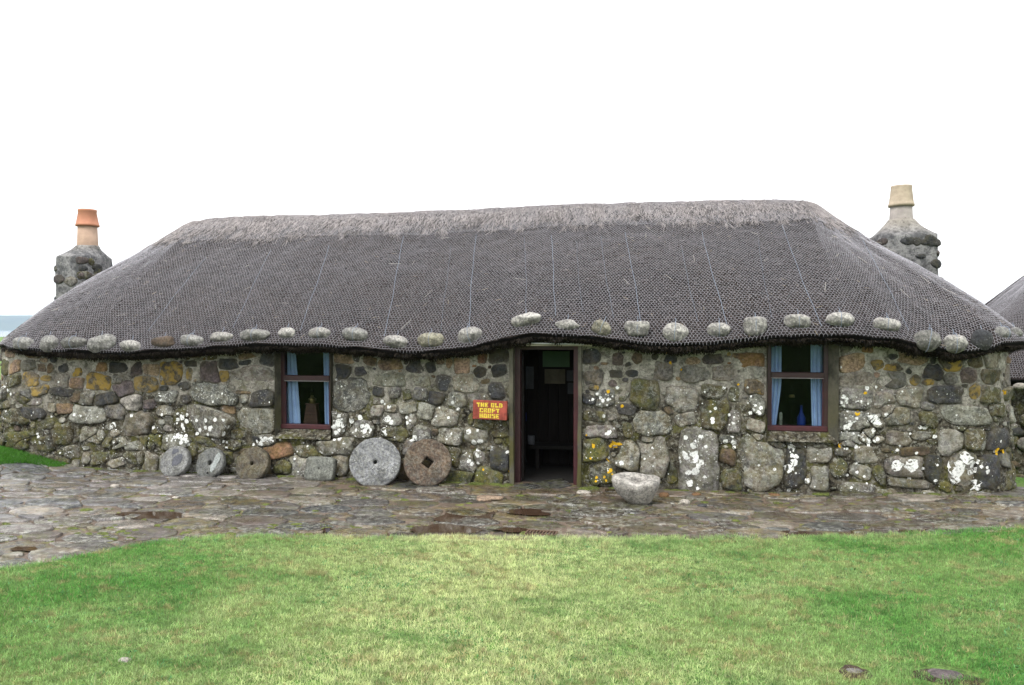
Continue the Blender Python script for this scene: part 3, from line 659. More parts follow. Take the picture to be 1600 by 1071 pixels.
def stone_poly(i):
    nb = [j for j in np.where((np.abs(SD[:, 0] - SD[i, 0]) < (SD[:, 2] + SD[i, 2]) * 1.15) & (np.abs(SD[:, 1] - SD[i, 1]) < (SD[:, 3] + SD[i, 3]) * 1.15))[0] if j != i]
    th = np.linspace(0, 2 * np.pi, KA, endpoint=False) + rot[i]; rr = np.linspace(.12, 1.35, 22)
    ca, sa = np.cos(th) * SD[i, 2], np.sin(th) * SD[i, 3]
    ss = SD[i, 0] + ca[:, None] * rr; zz_ = SD[i, 1] + sa[:, None] * rr
    m = metric(i, ss, zz_); ok = m < 1
    for j in nb: ok &= m < metric(j, ss, zz_)
    for (a, b, c, d) in OPEN: ok &= ~((ss > a - .006) & (ss < b + .006) & (zz_ > c - .01) & (zz_ < d))
    first = np.where(ok.all(1), len(rr) - 1, np.argmin(ok, 1) - 1); first = np.clip(first, 0, None)
    r = rr[first]; r = .8 * r + .1 * (np.roll(r, 1) + np.roll(r, -1)); r = np.minimum(r, rr[first] + .03)
    s_ = SD[i, 0] + ca * r; z_ = SD[i, 1] + sa * r
    for (a, b, c, d) in OPEN:
        ins = (s_ > a - .01) & (s_ < b + .01) & (z_ > c - .01) & (z_ < d + .02); 
        s_ = np.where(ins & (SD[i, 0] <= a), a - .01, np.where(ins & (SD[i, 0] >= b), b + .01, s_))
    return s_, z_, r
def stone_geo(i, O=WO):
    s_, z_, r = stone_poly(i); k = seeds[i][4]; sz = min(SD[i, 2], SD[i, 3])
    if r.mean() < .3: return None
    H = (.008 + min(.055, .26 * sz) * RG.uniform(.4, 1.2)) * (1.0 if SD[i, 1] < 1.25 else .45)
    gap = .003; V = []; tilt = RG.normal(0, .10, 2)
    for f, hgt in ((1.02, -.035), (.99, .22), (.94, .72), (.80, .98), (.5, 1.04), (.22, 1.0)):
        ss = SD[i, 0] + (s_ - SD[i, 0]) * f * (1 - gap / max(sz, .02)); zz_ = SD[i, 1] + (z_ - SD[i, 1]) * f * (1 - gap / max(sz, .02))
        off = hgt if hgt < 0 else H * hgt + (H * .55 + .004) * fbm(ss * 10 + i, zz_ * 10, i * .37, 3) + tilt[0] * (ss - SD[i, 0]) * (hgt > .3) + tilt[1] * (zz_ - SD[i, 1]) * (hgt > .3)
        V.append(wall_pt(ss, zz_, wall_d(ss, zz_) + off, O))
    V.append(wall_pt(np.array([SD[i, 0]]), np.array([SD[i, 1]]), wall_d(SD[i, 0], SD[i, 1]) + H, O).reshape(1, 3))
    V = np.concatenate(V); F = []
    for a in range(5):
        for q_ in range(KA): F.append((a*KA+q_, a*KA+(q_+1) % KA, (a+1)*KA+(q_+1) % KA, (a+1)*KA+q_))
    F = [f[::-1] for f in F]
    c0 = len(V) - 1; F += [(5*KA+(q_+1) % KA, 5*KA+q_, c0) for q_ in range(KA)]
    F = [tuple(f[::-1]) for f in F]
    c = np.array(LIN[k]) * random.uniform(.72, 1.34) * np.array([1 + random.uniform(-.06, .06), 1, 1 + random.uniform(-.06, .06)])
    fx = np.array(FXK[k]) * np.array([random.uniform(.6, 1.2) for _ in range(4)])
    if SD[i, 1] < .8: fx[2] = min(1, fx[2] + .35 * (1 - SD[i, 1] / .8))
    if SD[i, 1] > 1.35: fx[3] *= .1; fx[0] *= .35
    nv_ = len(V); ringw = np.r_[np.repeat([1.3, 1.0, .55, .12, 0, 0], KA), 0]
    sm = np.clip(ringw + .9 * fbm(V[:, 0] * 7, V[:, 2] * 7, V[:, 1] + 3, 3) * (ringw > .1) - .15, 0, 1) * (.6 if SD[i, 1] > .9 else .6)
    mc_ = np.where(SD[i, 1] > 1.15, 1, 0) * np.array([.27, .245, .20]) + np.where(SD[i, 1] > 1.15, 0, 1) * np.array([.055, .050, .036])
    cv = c[None] * (1 - sm[:, None]) + mc_[None] * sm[:, None]
    return V, F, np.concatenate([cv, np.ones((nv_, 1))], 1), np.clip(fx, 0, 1)
geos = [(i, stone_geo(i)) for i in range(NS)]; geos = [(i, g) for i, g in geos if g is not None]
cxy = proj(np.array([g[0][-1] for i, g in geos]))
def vis_area(k):
    i, g = geos[k]; p = cxy[k]; v = 1 if (-20 < p[0] < 1610 and p[1] < 800) else .01
    if SD[i, 0] < WO.sfl - 2.2 or SD[i, 0] > WO.sfr + .9: v = .001
    return SD[i, 2] * SD[i, 3] * v
order = sorted(range(len(geos)), key=lambda k: -vis_area(k))
allV, allF, rest = [], [], []
bv, bf = [tuple(v) for v in WV.tolist()], [tuple(f) for f in WF.tolist()]
for rank, k in enumerate(order):
    i, g = geos[k]; b0 = len(bv); bv += [tuple(v) for v in g[0].tolist()]; bf += [tuple(x + b0 for x in f) for f in g[1]]
    if rank < 298: link('stone', mesh('stone', g[0], g[1], M['stone'], True, g[2], g[3]), wall)
    else: rest.append(g)
def join_geo(name, gs, mat, parent):
    V, F, c, x = [], [], [], []; b = 0
    for g in gs:
        V.append(g[0]); F += [tuple(q_ + b for q_ in f) for f in g[1]]; b += len(g[0]); c.append(g[2] if np.ndim(g[2]) == 2 else np.tile(g[2], (len(g[0]), 1))); x.append(np.tile(g[3], (len(g[0]), 1)))
    return tag(link(name, mesh(name, np.concatenate(V), F, mat, True, np.concatenate(c), np.concatenate(x)), parent), kind='stuff')
join_geo('small_stones', rest, M['stone'], wall)
WB = BVHTree.FromPolygons(bv, bf)

# --- lichen rosettes lying on the stones
def spots(name, lst, mat):
    V, F = [], []
    for (p, n, r) in lst:
        n = n.normalized(); a = n.cross(Vector((0, 0, 1))); a = a.normalized() if a.length > .1 else Vector((1, 0, 0)); b = n.cross(a)
        c = len(V); V.append(tuple(p + n * (.003))); K = 9 if r < .012 else 18; ph = random.random() * 9
        for q_ in range(K):
            t = 2 * math.pi * q_ / K; rr = r * (1 + .28 * float(vn(math.cos(t) * 1.6 + ph, math.sin(t) * 1.6 + ph)) + (.16 * float(vn(t * 3, ph)) if K > 9 else 0))
            w = p + (a * math.cos(t) + b * math.sin(t)) * rr; h = WB.ray_cast(w + n * .06, -n, .12)
            V.append(tuple((h[0] + n * .0015) if h[0] is not None else w))
        F += [(c, c + 1 + q_, c + 1 + (q_ + 1) % K) for q_ in range(K)]
    return tag(link(name, mesh(name, V, F, mat, True), wall), kind='stuff')
LT = [(1000, 650, 5.333, "505,178,20 477,207,15 382,183,17 447,247,27 390,325,33 440,345,36 470,305,16 455,375,22 497,390,27 485,420,18 405,473,25 460,468,30 475,440,18 420,560,26 480,605,12 540,510,13 610,355,15 340,380,12 330,350,10 635,385,7 345,265,12 713,212,18 783,222,20 785,262,12 1265,257,26 1298,340,18 1286,388,25 1242,437,32 1265,330,14 1253,303,6 1278,293,6 990,413,10 1124,445,10 1298,478,8 550,255,14 605,25,16 605,52,14 1393,540,18 1240,615,14"),
 (1300, 650, 5.333, "535,415,34 665,405,45 665,445,22 645,515,12 750,437,11 590,405,10 705,310,10 1040,430,50 1050,470,34 1025,528,30 1105,335,32 1140,370,36 1175,410,26 1190,450,20 1200,580,32 1155,470,22 862,542,12 160,600,12 128,493,10 123,105,24 148,75,14 350,20,26 375,55,22 345,120,15 310,210,18 200,255,15 25,212,12 125,275,12 380,195,14 880,410,8 1300,465,16 1225,385,14 1245,425,12 1295,430,10 1580,210,22 1560,370,20 1580,450,14 545,285,12 350,210,9 738,95,14 775,97,16 855,175,14 650,150,10 565,250,9 970,410,6 210,470,12 270,505,10"),
 (220, 650, 5.333, "345,15,20 380,45,16 310,30,14 465,40,13 542,38,14 620,30,18 690,30,16 345,85,12 495,118,16 540,100,14 575,110,18 590,95,12 470,150,14 560,155,12 690,150,16 725,95,16 310,165,24 350,195,22 385,215,16 335,225,16 405,240,12 375,170,14 285,180,14 220,190,9 715,268,10 717,222,8 690,215,12 1005,200,22 1040,190,18 1080,195,17 1000,235,18 970,215,12 940,240,10 105,95,12 1390,253,8"),
 (450, 650, 5.333, "380,195,12 430,190,14 468,225,11 360,110,20 400,140,18 420,60,28 380,90,18 360,160,20 455,85,14 465,125,12 530,40,20 600,15,18 660,90,22 620,85,16 640,130,16 690,120,12 830,30,24 860,60,16 790,130,26 815,155,14 1048,185,23 1340,15,10 1505,130,20 1580,120,10 1545,225,22 1590,210,14 1505,380,17 1530,400,14 1580,290,12 1580,335,12 1485,312,8 1513,338,7 1437,383,8 1580,395,9 1360,150,8 412,490,8 990,15,14 985,60,14 770,200,16"),
 (500, 500, 5.333, "575,725,17 262,840,17 335,820,17 160,800,14 180,825,10 300,920,12 85,955,22 570,820,24 600,850,14 120,1000,11 165,990,16 200,1025,12 1240,935,17 1315,920,11 1280,1020,18 1338,1015,17 760,790,10 720,860,16 750,840,10 1070,815,11 1150,745,14 395,890,20 350,890,14 375,920,16 420,915,10 1105,690,14 517,680,14 160,920,14 190,890,14 130,880,14 790,985,24"),
 (900, 500, 5.333, "347,563,13 177,617,10 233,803,13 205,650,11 140,665,12 265,665,12 225,675,14 285,660,8 200,705,9 260,710,8 1163,737,11 1120,765,8 1140,850,13 1235,565,14 1072,600,7 1478,750,14 1520,775,18 1455,775,14 1540,735,14 1040,975,17 1012,1003,14 980,1045,20 915,980,14 1245,1015,16 1310,1025,18 1430,565,8 1495,715,10 1085,1055,10 280,935,16 250,950,10"),
 (1100, 500, 5.333, "1165,640,16 1190,660,14 1140,690,12 1155,720,14 1310,680,8 1190,905,20 1230,860,12 1390,810,16 1440,830,22 1460,860,18 1420,850,16 1415,920,12 1360,570,14 1370,1000,14 1275,820,12 1330,1000,10 1520,790,12 1370,1050,10 1085,1015,12 728,1050,12 1140,395,8"),
 (0, 500, 5.333, "1098,797,12 1348,790,10 747,755,9 620,790,10 675,800,8 1480,783,11 1510,800,9 1555,845,15 1520,870,11 1530,905,12 1475,860,8 1560,790,10 330,1022,11 320,975,10 312,950,8 357,917,7 935,885,22 1275,905,9 50,760,10 310,690,7 430,808,8 487,520,8 1500,970,18 1540,990,20 690,705,7 60,590,14 90,620,10"),
 (740, 650, 5.333, "35,120,11 10,225,18 58,215,21 153,273,19 33,288,14 35,335,14 35,395,12 283,300,12 148,582,6 1190,393,8 1233,393,19 1125,348,8 1120,150,14 1090,5,10 60,582,6 1170,105,8"),]
LO = [(740, 650, 5.333, "1140,455,14 1125,470,10 1090,510,10 1025,515,12 1020,545,10 1105,540,9 998,258,11 975,355,9 1110,355,9 1150,240,10 1200,235,9 1230,238,7 300,460,10 80,450,9 1155,490,10 940,160,8"),
 (1100, 500, 5.333, "1280,780,16 640,985,9 780,985,10 890,985,9 1040,1000,6 1345,610,12 285,540,10"),
 (900, 500, 5.333, "270,597,14 385,720,14 320,1040,20 360,1035,12 145,1045,12 785,355,10 875,415,8 290,1050,14"), (0, 0, 1, "1569,613,3 1565,708,3 1558,706,4 1313,699,2")]
def ray_spots(tb):
    out = []
    for ox, oy, sc, txt in tb:
        for it in txt.split():
            x, y, r = [float(v) / sc for v in it.split(',')]; h = cast(WB, ox + x, oy + y)
            if h[0] is not None: out.append((h[0], h[1], r * h[3] / FPX))
    return out
lw_ = ray_spots(LT)
for i, g in geos:                                  # finer scatter on the spotted stones
    k = seeds[i][4]; m = {'W': 55, 'L': 12, 'K': 9, 'D': 6, 'M': 5}.get(k, 0)
    if SD[i, 1] > 1.38: m *= .1
    nn_ = RG.poisson(m * min(.14, SD[i, 2] * SD[i, 3] * 4) * 2.6) if m else 0
    cl = RG.normal(0, .35, 2)
    for _ in range(nn_):
        a_, b_ = SD[i, 0] + (RG.normal(0, .38) + cl[0]) * SD[i, 2], SD[i, 1] + (RG.normal(0, .38) + cl[1]) * SD[i, 3]
        o3 = wall_pt(a_, b_, .2).ravel(); _, n_ = WO.at(a_); n3 = Vector((n_[0], n_[1], 0)); h = WB.ray_cast(Vector(o3), -n3, .5)
        if h[0] is not None and not any(o[0] < a_ < o[1] and o[2] < b_ < o[3] for o in OPEN): lw_.append((h[0], h[1], abs(RG.normal(0, .005)) + .003))
spots('white_lichen', lw_, M['lichen']); spots('orange_lichen', ray_spots(LO), M['lichen_y'])

# ---------------------------------------------------------------- door and windows
lin = MB(); x0, x1 = at_y(766, 537, -.1)[0], at_y(925, 537, -.1)[0]; zt = at_y(850, 533.5, -.1)[2]; zb = at_y(850, 541, -.1)[2]
lin.box(x0, x1, -.12, .30, zb, zt, bev=.006); ol = lin.obj('lintel_board', M['lintel'], house)
MB().tube([(x0 + .30, -.135, zb + .030), (x0 + .55, -.14, zb + .036), (x1 - .10, -.14, zb + .026)], .011, 8).obj('metal_bar', M['metal'], ol, smooth=True)
for (a, b, c) in ((wl[0] - .12, wl[1] + .10, wl[3]), (wr[0] - .2, wr[1] + .12, wr[3] + .002)):
    MB().box(a, b, -.02, .5, c, c + .06, bev=.005).obj('window_lintel', M['dark_wood' if c == wl[3] else 'lintel'], house)
# rough rendered margins: jambs, sloping sills
def quad_patch(p00, p10, p11, p01, nu, nv, amp, nrm):
    u, v = np.meshgrid(np.linspace(0, 1, nu), np.linspace(0, 1, nv), indexing='ij'); u = u[..., None]; v = v[..., None]
    P = (np.array(p00)*(1-u)*(1-v) + np.array(p10)*u*(1-v) + np.array(p11)*u*v + np.array(p01)*(1-u)*v)
    e = (np.minimum(np.minimum(u, 1-u), np.minimum(v, 1-v)) > 1e-6)
    P = P + np.array(nrm) * amp * fbm(P[..., 0] * 7 + P[..., 1] * 7, P[..., 2] * 7, 3, 3)[..., None] * e
    I = np.arange(nu * nv).reshape(nu, nv); return P.reshape(-1, 3), np.stack([I[:-1, :-1], I[1:, :-1], I[1:, 1:], I[:-1, 1:]], -1).reshape(-1, 4).tolist()
def reveal(op, splayl, splayr, sill_rise, yd, nm='rendered_margin'):
    a, b, c, d = op; m = MB(); f = -.02
    m.add(*quad_patch((a, f, c), (a + splayl, yd, c + sill_rise), (a + splayl, yd, d), (a, f, d), 7, 22, .012, (1, 0, 0)))
    m.add(*quad_patch((b, f, c), (b - splayr, yd, c + sill_rise), (b - splayr, yd, d), (b, f, d), 7, 22, .012, (-1, 0, 0)))
    m.add([(a + splayl, yd, c), (a + splayl, .55, c), (a + splayl, .55, d), (a + splayl, yd, d)], [(0, 1, 2, 3)])
    m.add([(b - splayr, yd, c), (b - splayr, .55, c), (b - splayr, .55, d), (b - splayr, yd, d)], [(0, 1, 2, 3)])
    m.add([(a, f, d), (b, f, d), (b, .55, d), (a, .55, d)], [(0, 1, 2, 3)])
    if sill_rise: MB().add(*quad_patch((a, f - .02, c), (b, f - .02, c), (b - splayr, yd, c + sill_rise), (a + splayl, yd, c + sill_rise), 22, 7, .012, (0, 0, 1))).obj('window_sill', M['mortar'], house, smooth=True)
    return m.obj(nm, M['render'], house, smooth=True)
YF = .13
fl = (at_y(439, 600, YF)[0], at_y(520, 600, YF)[0], at_y(478, 670, YF)[2], wl[3])
fr = (at_y(1198, 600, YF)[0], at_y(1294, 600, YF)[0], at_y(1250, 673.5, YF)[2], wr[3])
reveal(wl, fl[0] - wl[0], max(0.0, wl[1] - fl[1]), fl[2] - wl[2], YF); reveal(wr, max(0, fr[0] - wr[0]), wr[1] - fr[1], fr[2] - wr[2], YF)
def window(f, railz, railh, lab):
    a, b, c, d = f; w = empty('window', ((a + b) / 2, YF, c)); adopt(w, house, True); w['label'] = lab; del w['label']
    ft = .052; fb = .058
    m = MB(); m.box(a, a + ft, YF, YF + .09, c, d, bev=.004); m.box(b - ft, b, YF, YF + .09, c, d, bev=.004); m.box(a + ft, b - ft, YF + .002, YF + .088, d - .055, d, bev=.003)
    m.obj('frame', M['maroon_dark'], w); MB().box(a + .003, b - .003, YF - .022, YF + .088, c - .004, c + fb, bev=.006).obj('bottom_rail', M['maroon'], w)
    MB().box(a + ft - .004, b - ft + .004, YF - .012, YF + .07, railz, railz + railh, bev=.005).obj('middle_rail', M['maroon_dark'], w)
    m = MB(); m.box(a + ft, a + ft + .010, YF + .012, YF + .04, c + fb, railz - .001); m.box(b - ft - .010, b - ft, YF + .012, YF + .04, c + fb, railz - .001); m.obj('inner_bead', M['maroon'], w)
    MB().box(a + ft, b - ft, YF - .001, YF + .03, railz - .010, railz - .001).obj('drip_strip', M['white_strip'], w)
    for z0, z1 in ((c + fb, railz - .01), (railz + railh, d - .055)):
        MB().box(a + ft, b - ft, YF + .030, YF + .034, z0, z1).obj('pane', M['glass'], w)
    return w
wlO = window(fl, at_y(478, 595, YF)[2], .07, 'x'); wrO = window(fr, at_y(1250, 590.5, YF)[2], .065, 'x')
# door frame
a, b, c, d = dr; YD = .10
reveal((a, b, c, d), .03, .03, 0, YD)
df = empty('door_frame', ((a + b) / 2, YD, 0)); adopt(df, house, True)
gzd = 0.02
MB().box(a + .03, a + .115, YD, YD + .11, -.05, d, bev=.004).obj('jamb', M['maroon_dark'], df)
MB().box(b - .105, b - .03, YD, YD + .11, -.05, d, bev=.004).obj('jamb', M['maroon'], df)
MB().box(a + .115, b - .105, YD + .002, YD + .108, d - .05, d, bev=.003).obj('head', M['maroon_dark'], df)
MB().tube([(a + .132, YD + .13, -.02), (a + .130, YD + .13, 1.0), (a + .134, YD + .13, d - .06)], .007, 6).obj('drip_rail', M['room'], df)
# weathered posts either side of the doorway
for xx, ww in ((a - .005, .05), (b - .035, .045)):
    m = MB()
    P, F_ = quad_patch((xx, -.045, -.05), (xx + ww, -.045, -.05), (xx + ww, -.045, d), (xx, -.045, d), 4, 40, .010, (0, 1, 0))
    P[:, 0] += .008 * vn(P[:, 2] * 3, xx * 5) + .012 * sstep(1.0, 0, P[:, 2]) * (1 if xx > -1.5 else -1) * (-1); m.add(P, F_)
    m.box(xx + .002, xx + ww - .002, -.036, YD - .002, -.05, d - .001); m.obj('door_margin', M['render'], house)
st = MB(); st.box(a + .01, b - .01, -.10, .20, -.12, -.0, bev=.02, jit=.006); st.obj('doorstep', M['soil'], house)
# inner lobby
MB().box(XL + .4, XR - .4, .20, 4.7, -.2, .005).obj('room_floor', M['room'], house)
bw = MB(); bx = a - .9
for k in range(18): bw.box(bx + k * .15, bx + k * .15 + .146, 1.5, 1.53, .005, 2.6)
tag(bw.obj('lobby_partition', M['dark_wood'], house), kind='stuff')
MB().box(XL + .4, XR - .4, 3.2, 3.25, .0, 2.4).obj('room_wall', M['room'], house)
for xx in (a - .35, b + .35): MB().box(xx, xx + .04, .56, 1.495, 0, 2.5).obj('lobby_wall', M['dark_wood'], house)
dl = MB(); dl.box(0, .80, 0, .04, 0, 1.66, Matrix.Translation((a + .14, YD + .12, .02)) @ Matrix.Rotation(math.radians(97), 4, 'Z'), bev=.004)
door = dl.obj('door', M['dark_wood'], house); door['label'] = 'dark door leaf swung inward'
def paper(px0, py0, px1, py1, Y, mat, lab, rz=0):
    p, q_ = at_y(px0, py0, Y), at_y(px1, py1, Y); m = MB().box(p[0], q_[0], Y, Y + .006, q_[2], p[2])
    o = m.obj('notice', mat); return tag(o, lab, 'notice')
paper(848, 549, 890, 574, 1.49, M['paper_green'], 'large green notice pinned high on the dark wall inside the doorway')
paper(851, 577, 883, 600, 1.49, M['paper_beige'], 'buff notice pinned below the green notice inside the doorway')
paper(885.5, 579, 903, 596, 1.488, M['paper_blue'], 'small grey notice right of the buff one inside the doorway', )
paper(887, 598.5, 903, 616, 1.485, M['paper_blue'], 'small grey notice hanging lowest on the right inside the doorway')
paper(816, 573, 834, 608, 1.48, M['paper_blue'], 'tall dim notice on the left behind the open doorway')
p = at_y(819, 650, 1.2); m = MB().lathe([(.0, 0), (.03, .0), (.034, .05), (.03, .12), (.012, .16), (.012, .18), (0, .18)], 12, (p[0], 1.2, p[2] - .08)); tag(m.obj('blue_bottle', M['blue'], smooth=True), 'small blue bottle hanging by the left edge inside the doorway', 'bottle')
bn = MB(); bn.box(a + .1, b + .1, 1.0, 1.40, .30, .345, bev=.006)
be = empty('bench', ((a+b)/2, 1.2, 0), label='low dark wooden bench along the back of the lobby', cat='bench'); adopt(bn.obj('seat', M['room']), be)
for xx in (a + .18, b - .02): adopt(MB().box(xx, xx + .05, 1.03, 1.36, .005, .30).obj('leg', M['dark_wood']), be)
p = at_y(830, 715, 1.15)
tag(MB().lathe([(.0, 0), (.045, 0), (.05, .01), (.05, .12), (.046, .125), (.04, .02), (0, .02)], 16, (p[0], 1.15, .345)).obj('enamel_mug', M['paper_blue'], smooth=True), 'pale mug standing on the bench inside the doorway', 'mug')
tag(MB().lathe([(.0, 0), (.035, 0), (.035, .16), (.02, .2), (.02, .22), (0, .22)], 14, (p[0] - .14, 1.15, .345)).obj('jar', M['room'], smooth=True), 'tall dull jar left of the mug on the bench', 'jar')

# curtains: folded cloth behind the panes
def curtain(xa, xb, zt_, zb_, shape, folds, lab, ph=0.0):
    Yc = YF + .13; nu, nv = 40, 30; V = []
    for j in range(nv):
        v = j / (nv - 1); z = zt_ + (zb_ - zt_) * v; l, r = shape(v)
        for i in range(nu):
            u = i / (nu - 1); x = xa + (xb - xa) * (l + (r - l) * u)
            V.append((x, Yc + .014 * math.sin(u * folds * 6.28 + ph + .5 * math.sin(v * 3)) * (.6 + .4 * v) + .004 * float(vn(u * 7, v * 5, ph)), z))
    F_ = [(j*nu+i, j*nu+i+1, (j+1)*nu+i+1, (j+1)*nu+i) for j in range(nv-1) for i in range(nu-1)]
    o = link('curtain', mesh('curtain', V, F_, M['curtain'], True)); return tag(o, lab, 'curtain')
xc = lambda px: at_y(px, 600, YF + .13)[0]
curtain(xc(445), xc(470), fl[3], fl[2] + .02, lambda v: (-.2, .66 + .32 * v), 4, 'blue curtain hanging down the left side of the left window', .3)
curtain(xc(502), xc(524), fl[3], fl[2] + .02, lambda v: (.12 + .1 * v, 1.1), 4, 'blue curtain hanging down the right side of the left window', 1.3)
curtain(xc(1200), xc(1221), fr[3], fr[2] + .05, lambda v: (-.05 - .1 * v, 1.0 - .55 * max(0, v - .5) ** 1.2 * 1.6), 4, 'blue curtain gathered at the left side of the right window', 2.3)
curtain(xc(1266), xc(1291), fr[3], fr[2] + .05, lambda v: (.0 + .12 * v * v, 1.1), 4, 'broad blue curtain hanging down the right side of the right window', 3.1)
# sill shelves inside (part of the house) and what stands on them
for f in (fl, fr): MB().box(f[0], f[1], YF + .10, .56, f[2] - .02, f[2] + .035).obj('window_shelf', M['room'], house)
p = at_y(488, 640, .36); zs = fl[2] + .037
m = MB(); w2, w1 = .105, .072; hh_ = .27
m.add([(p[0]-w2, .30, zs), (p[0]+w2, .30, zs), (p[0]+w2, .42, zs), (p[0]-w2, .42, zs), (p[0]-w1, .32, zs+hh_), (p[0]+w1, .32, zs+hh_), (p[0]+w1, .40, zs+hh_), (p[0]-w1, .40, zs+hh_)], [(0,1,5,4),(1,2,6,5),(2,3,7,6),(3,0,4,7),(4,5,6,7),(0,3,2,1)])
m.box(p[0]-w1-.012, p[0]+w1+.012, .31, .41, zs+hh_+.0005, zs+hh_+.015)
m.box(p[0]-.008, p[0]+.008, .296, .31, zs+.12, zs+.15)
tag(m.obj('wooden_box', M['red_wood']), 'tapered red-brown wooden box standing inside the left window', 'box')
def oil_lamp(x, y, z, h, lab, tall):
    e = empty('oil_lamp', (x, y, z), label=lab, cat='oil lamp')
    k = h
    if tall:
        MB().lathe([(0, 0), (.085*k, 0), (.08*k, .02*k), (.03*k, .06*k), (.018*k, .10*k), (.016*k, .38*k), (.03*k, .42*k), (0, .42*k)], 20).obj('base', M['lamp_glass'], e, False, True)
        MB().lathe([(.0, .42*k), (.08*k, .44*k), (.095*k, .50*k), (.08*k, .56*k), (.03*k, .58*k), (0, .58*k)], 20).obj('reservoir', M['lamp_glass'], e, False, True)
        z1 = .58 * k
    else:
        MB().lathe([(0, 0), (.10*k, 0), (.10*k, .03*k), (.13*k, .09*k), (.13*k, .16*k), (.05*k, .2*k), (0, .2*k)], 20).obj('base', M['brass'], e, False, True); z1 = .2 * k
    MB().lathe([(0, z1), (.055*k, z1), (.06*k, z1+.03*k), (.045*k, z1+.06*k), (0, z1+.06*k)], 18).obj('burner', M['brass'], e, False, True)
    MB().lathe([(.045*k, z1+.06*k), (.07*k, z1+.13*k), (.06*k, z1+.19*k), (.034*k, z1+.26*k), (.03*k, z1+.42*k)], 20).obj('lamp_chimney', M['lamp_glass'], e, False, True)
    return e
oil_lamp(p[0], .36, zs + hh_ + .016, .42, 'small brass oil lamp on the wooden box in the left window', False)
p = at_y(1237, 640, .36); zs = fr[2] + .037
oil_lamp(p[0], .36, zs, .60, 'tall pale oil lamp standing inside the right window', True)
p = at_y(1252, 640, .34)
m = MB().lathe([(0, 0), (.045, 0), (.05, .01), (.05, .10), (.02, .16), (.013, .2), (.013, .25), (.017, .255), (0, .255)], 18, (0, 0, 0)); o = m.obj('glass_bottle', M['blue'], smooth=True); o.location = (p[0], .34, zs); tag(o, 'blue glass bottle beside the tall lamp in the right window', 'bottle')
p = at_y(1220, 640, .34)
m = MB().lathe([(0, 0), (.02, 0), (.022, .01), (.020, .15), (.008, .165), (0, .165)], 14); o = m.obj('candle', M['lintel'], smooth=True); o.location = (p[0], .34, zs); tag(o, 'short candle by the left curtain of the right window', 'candle')

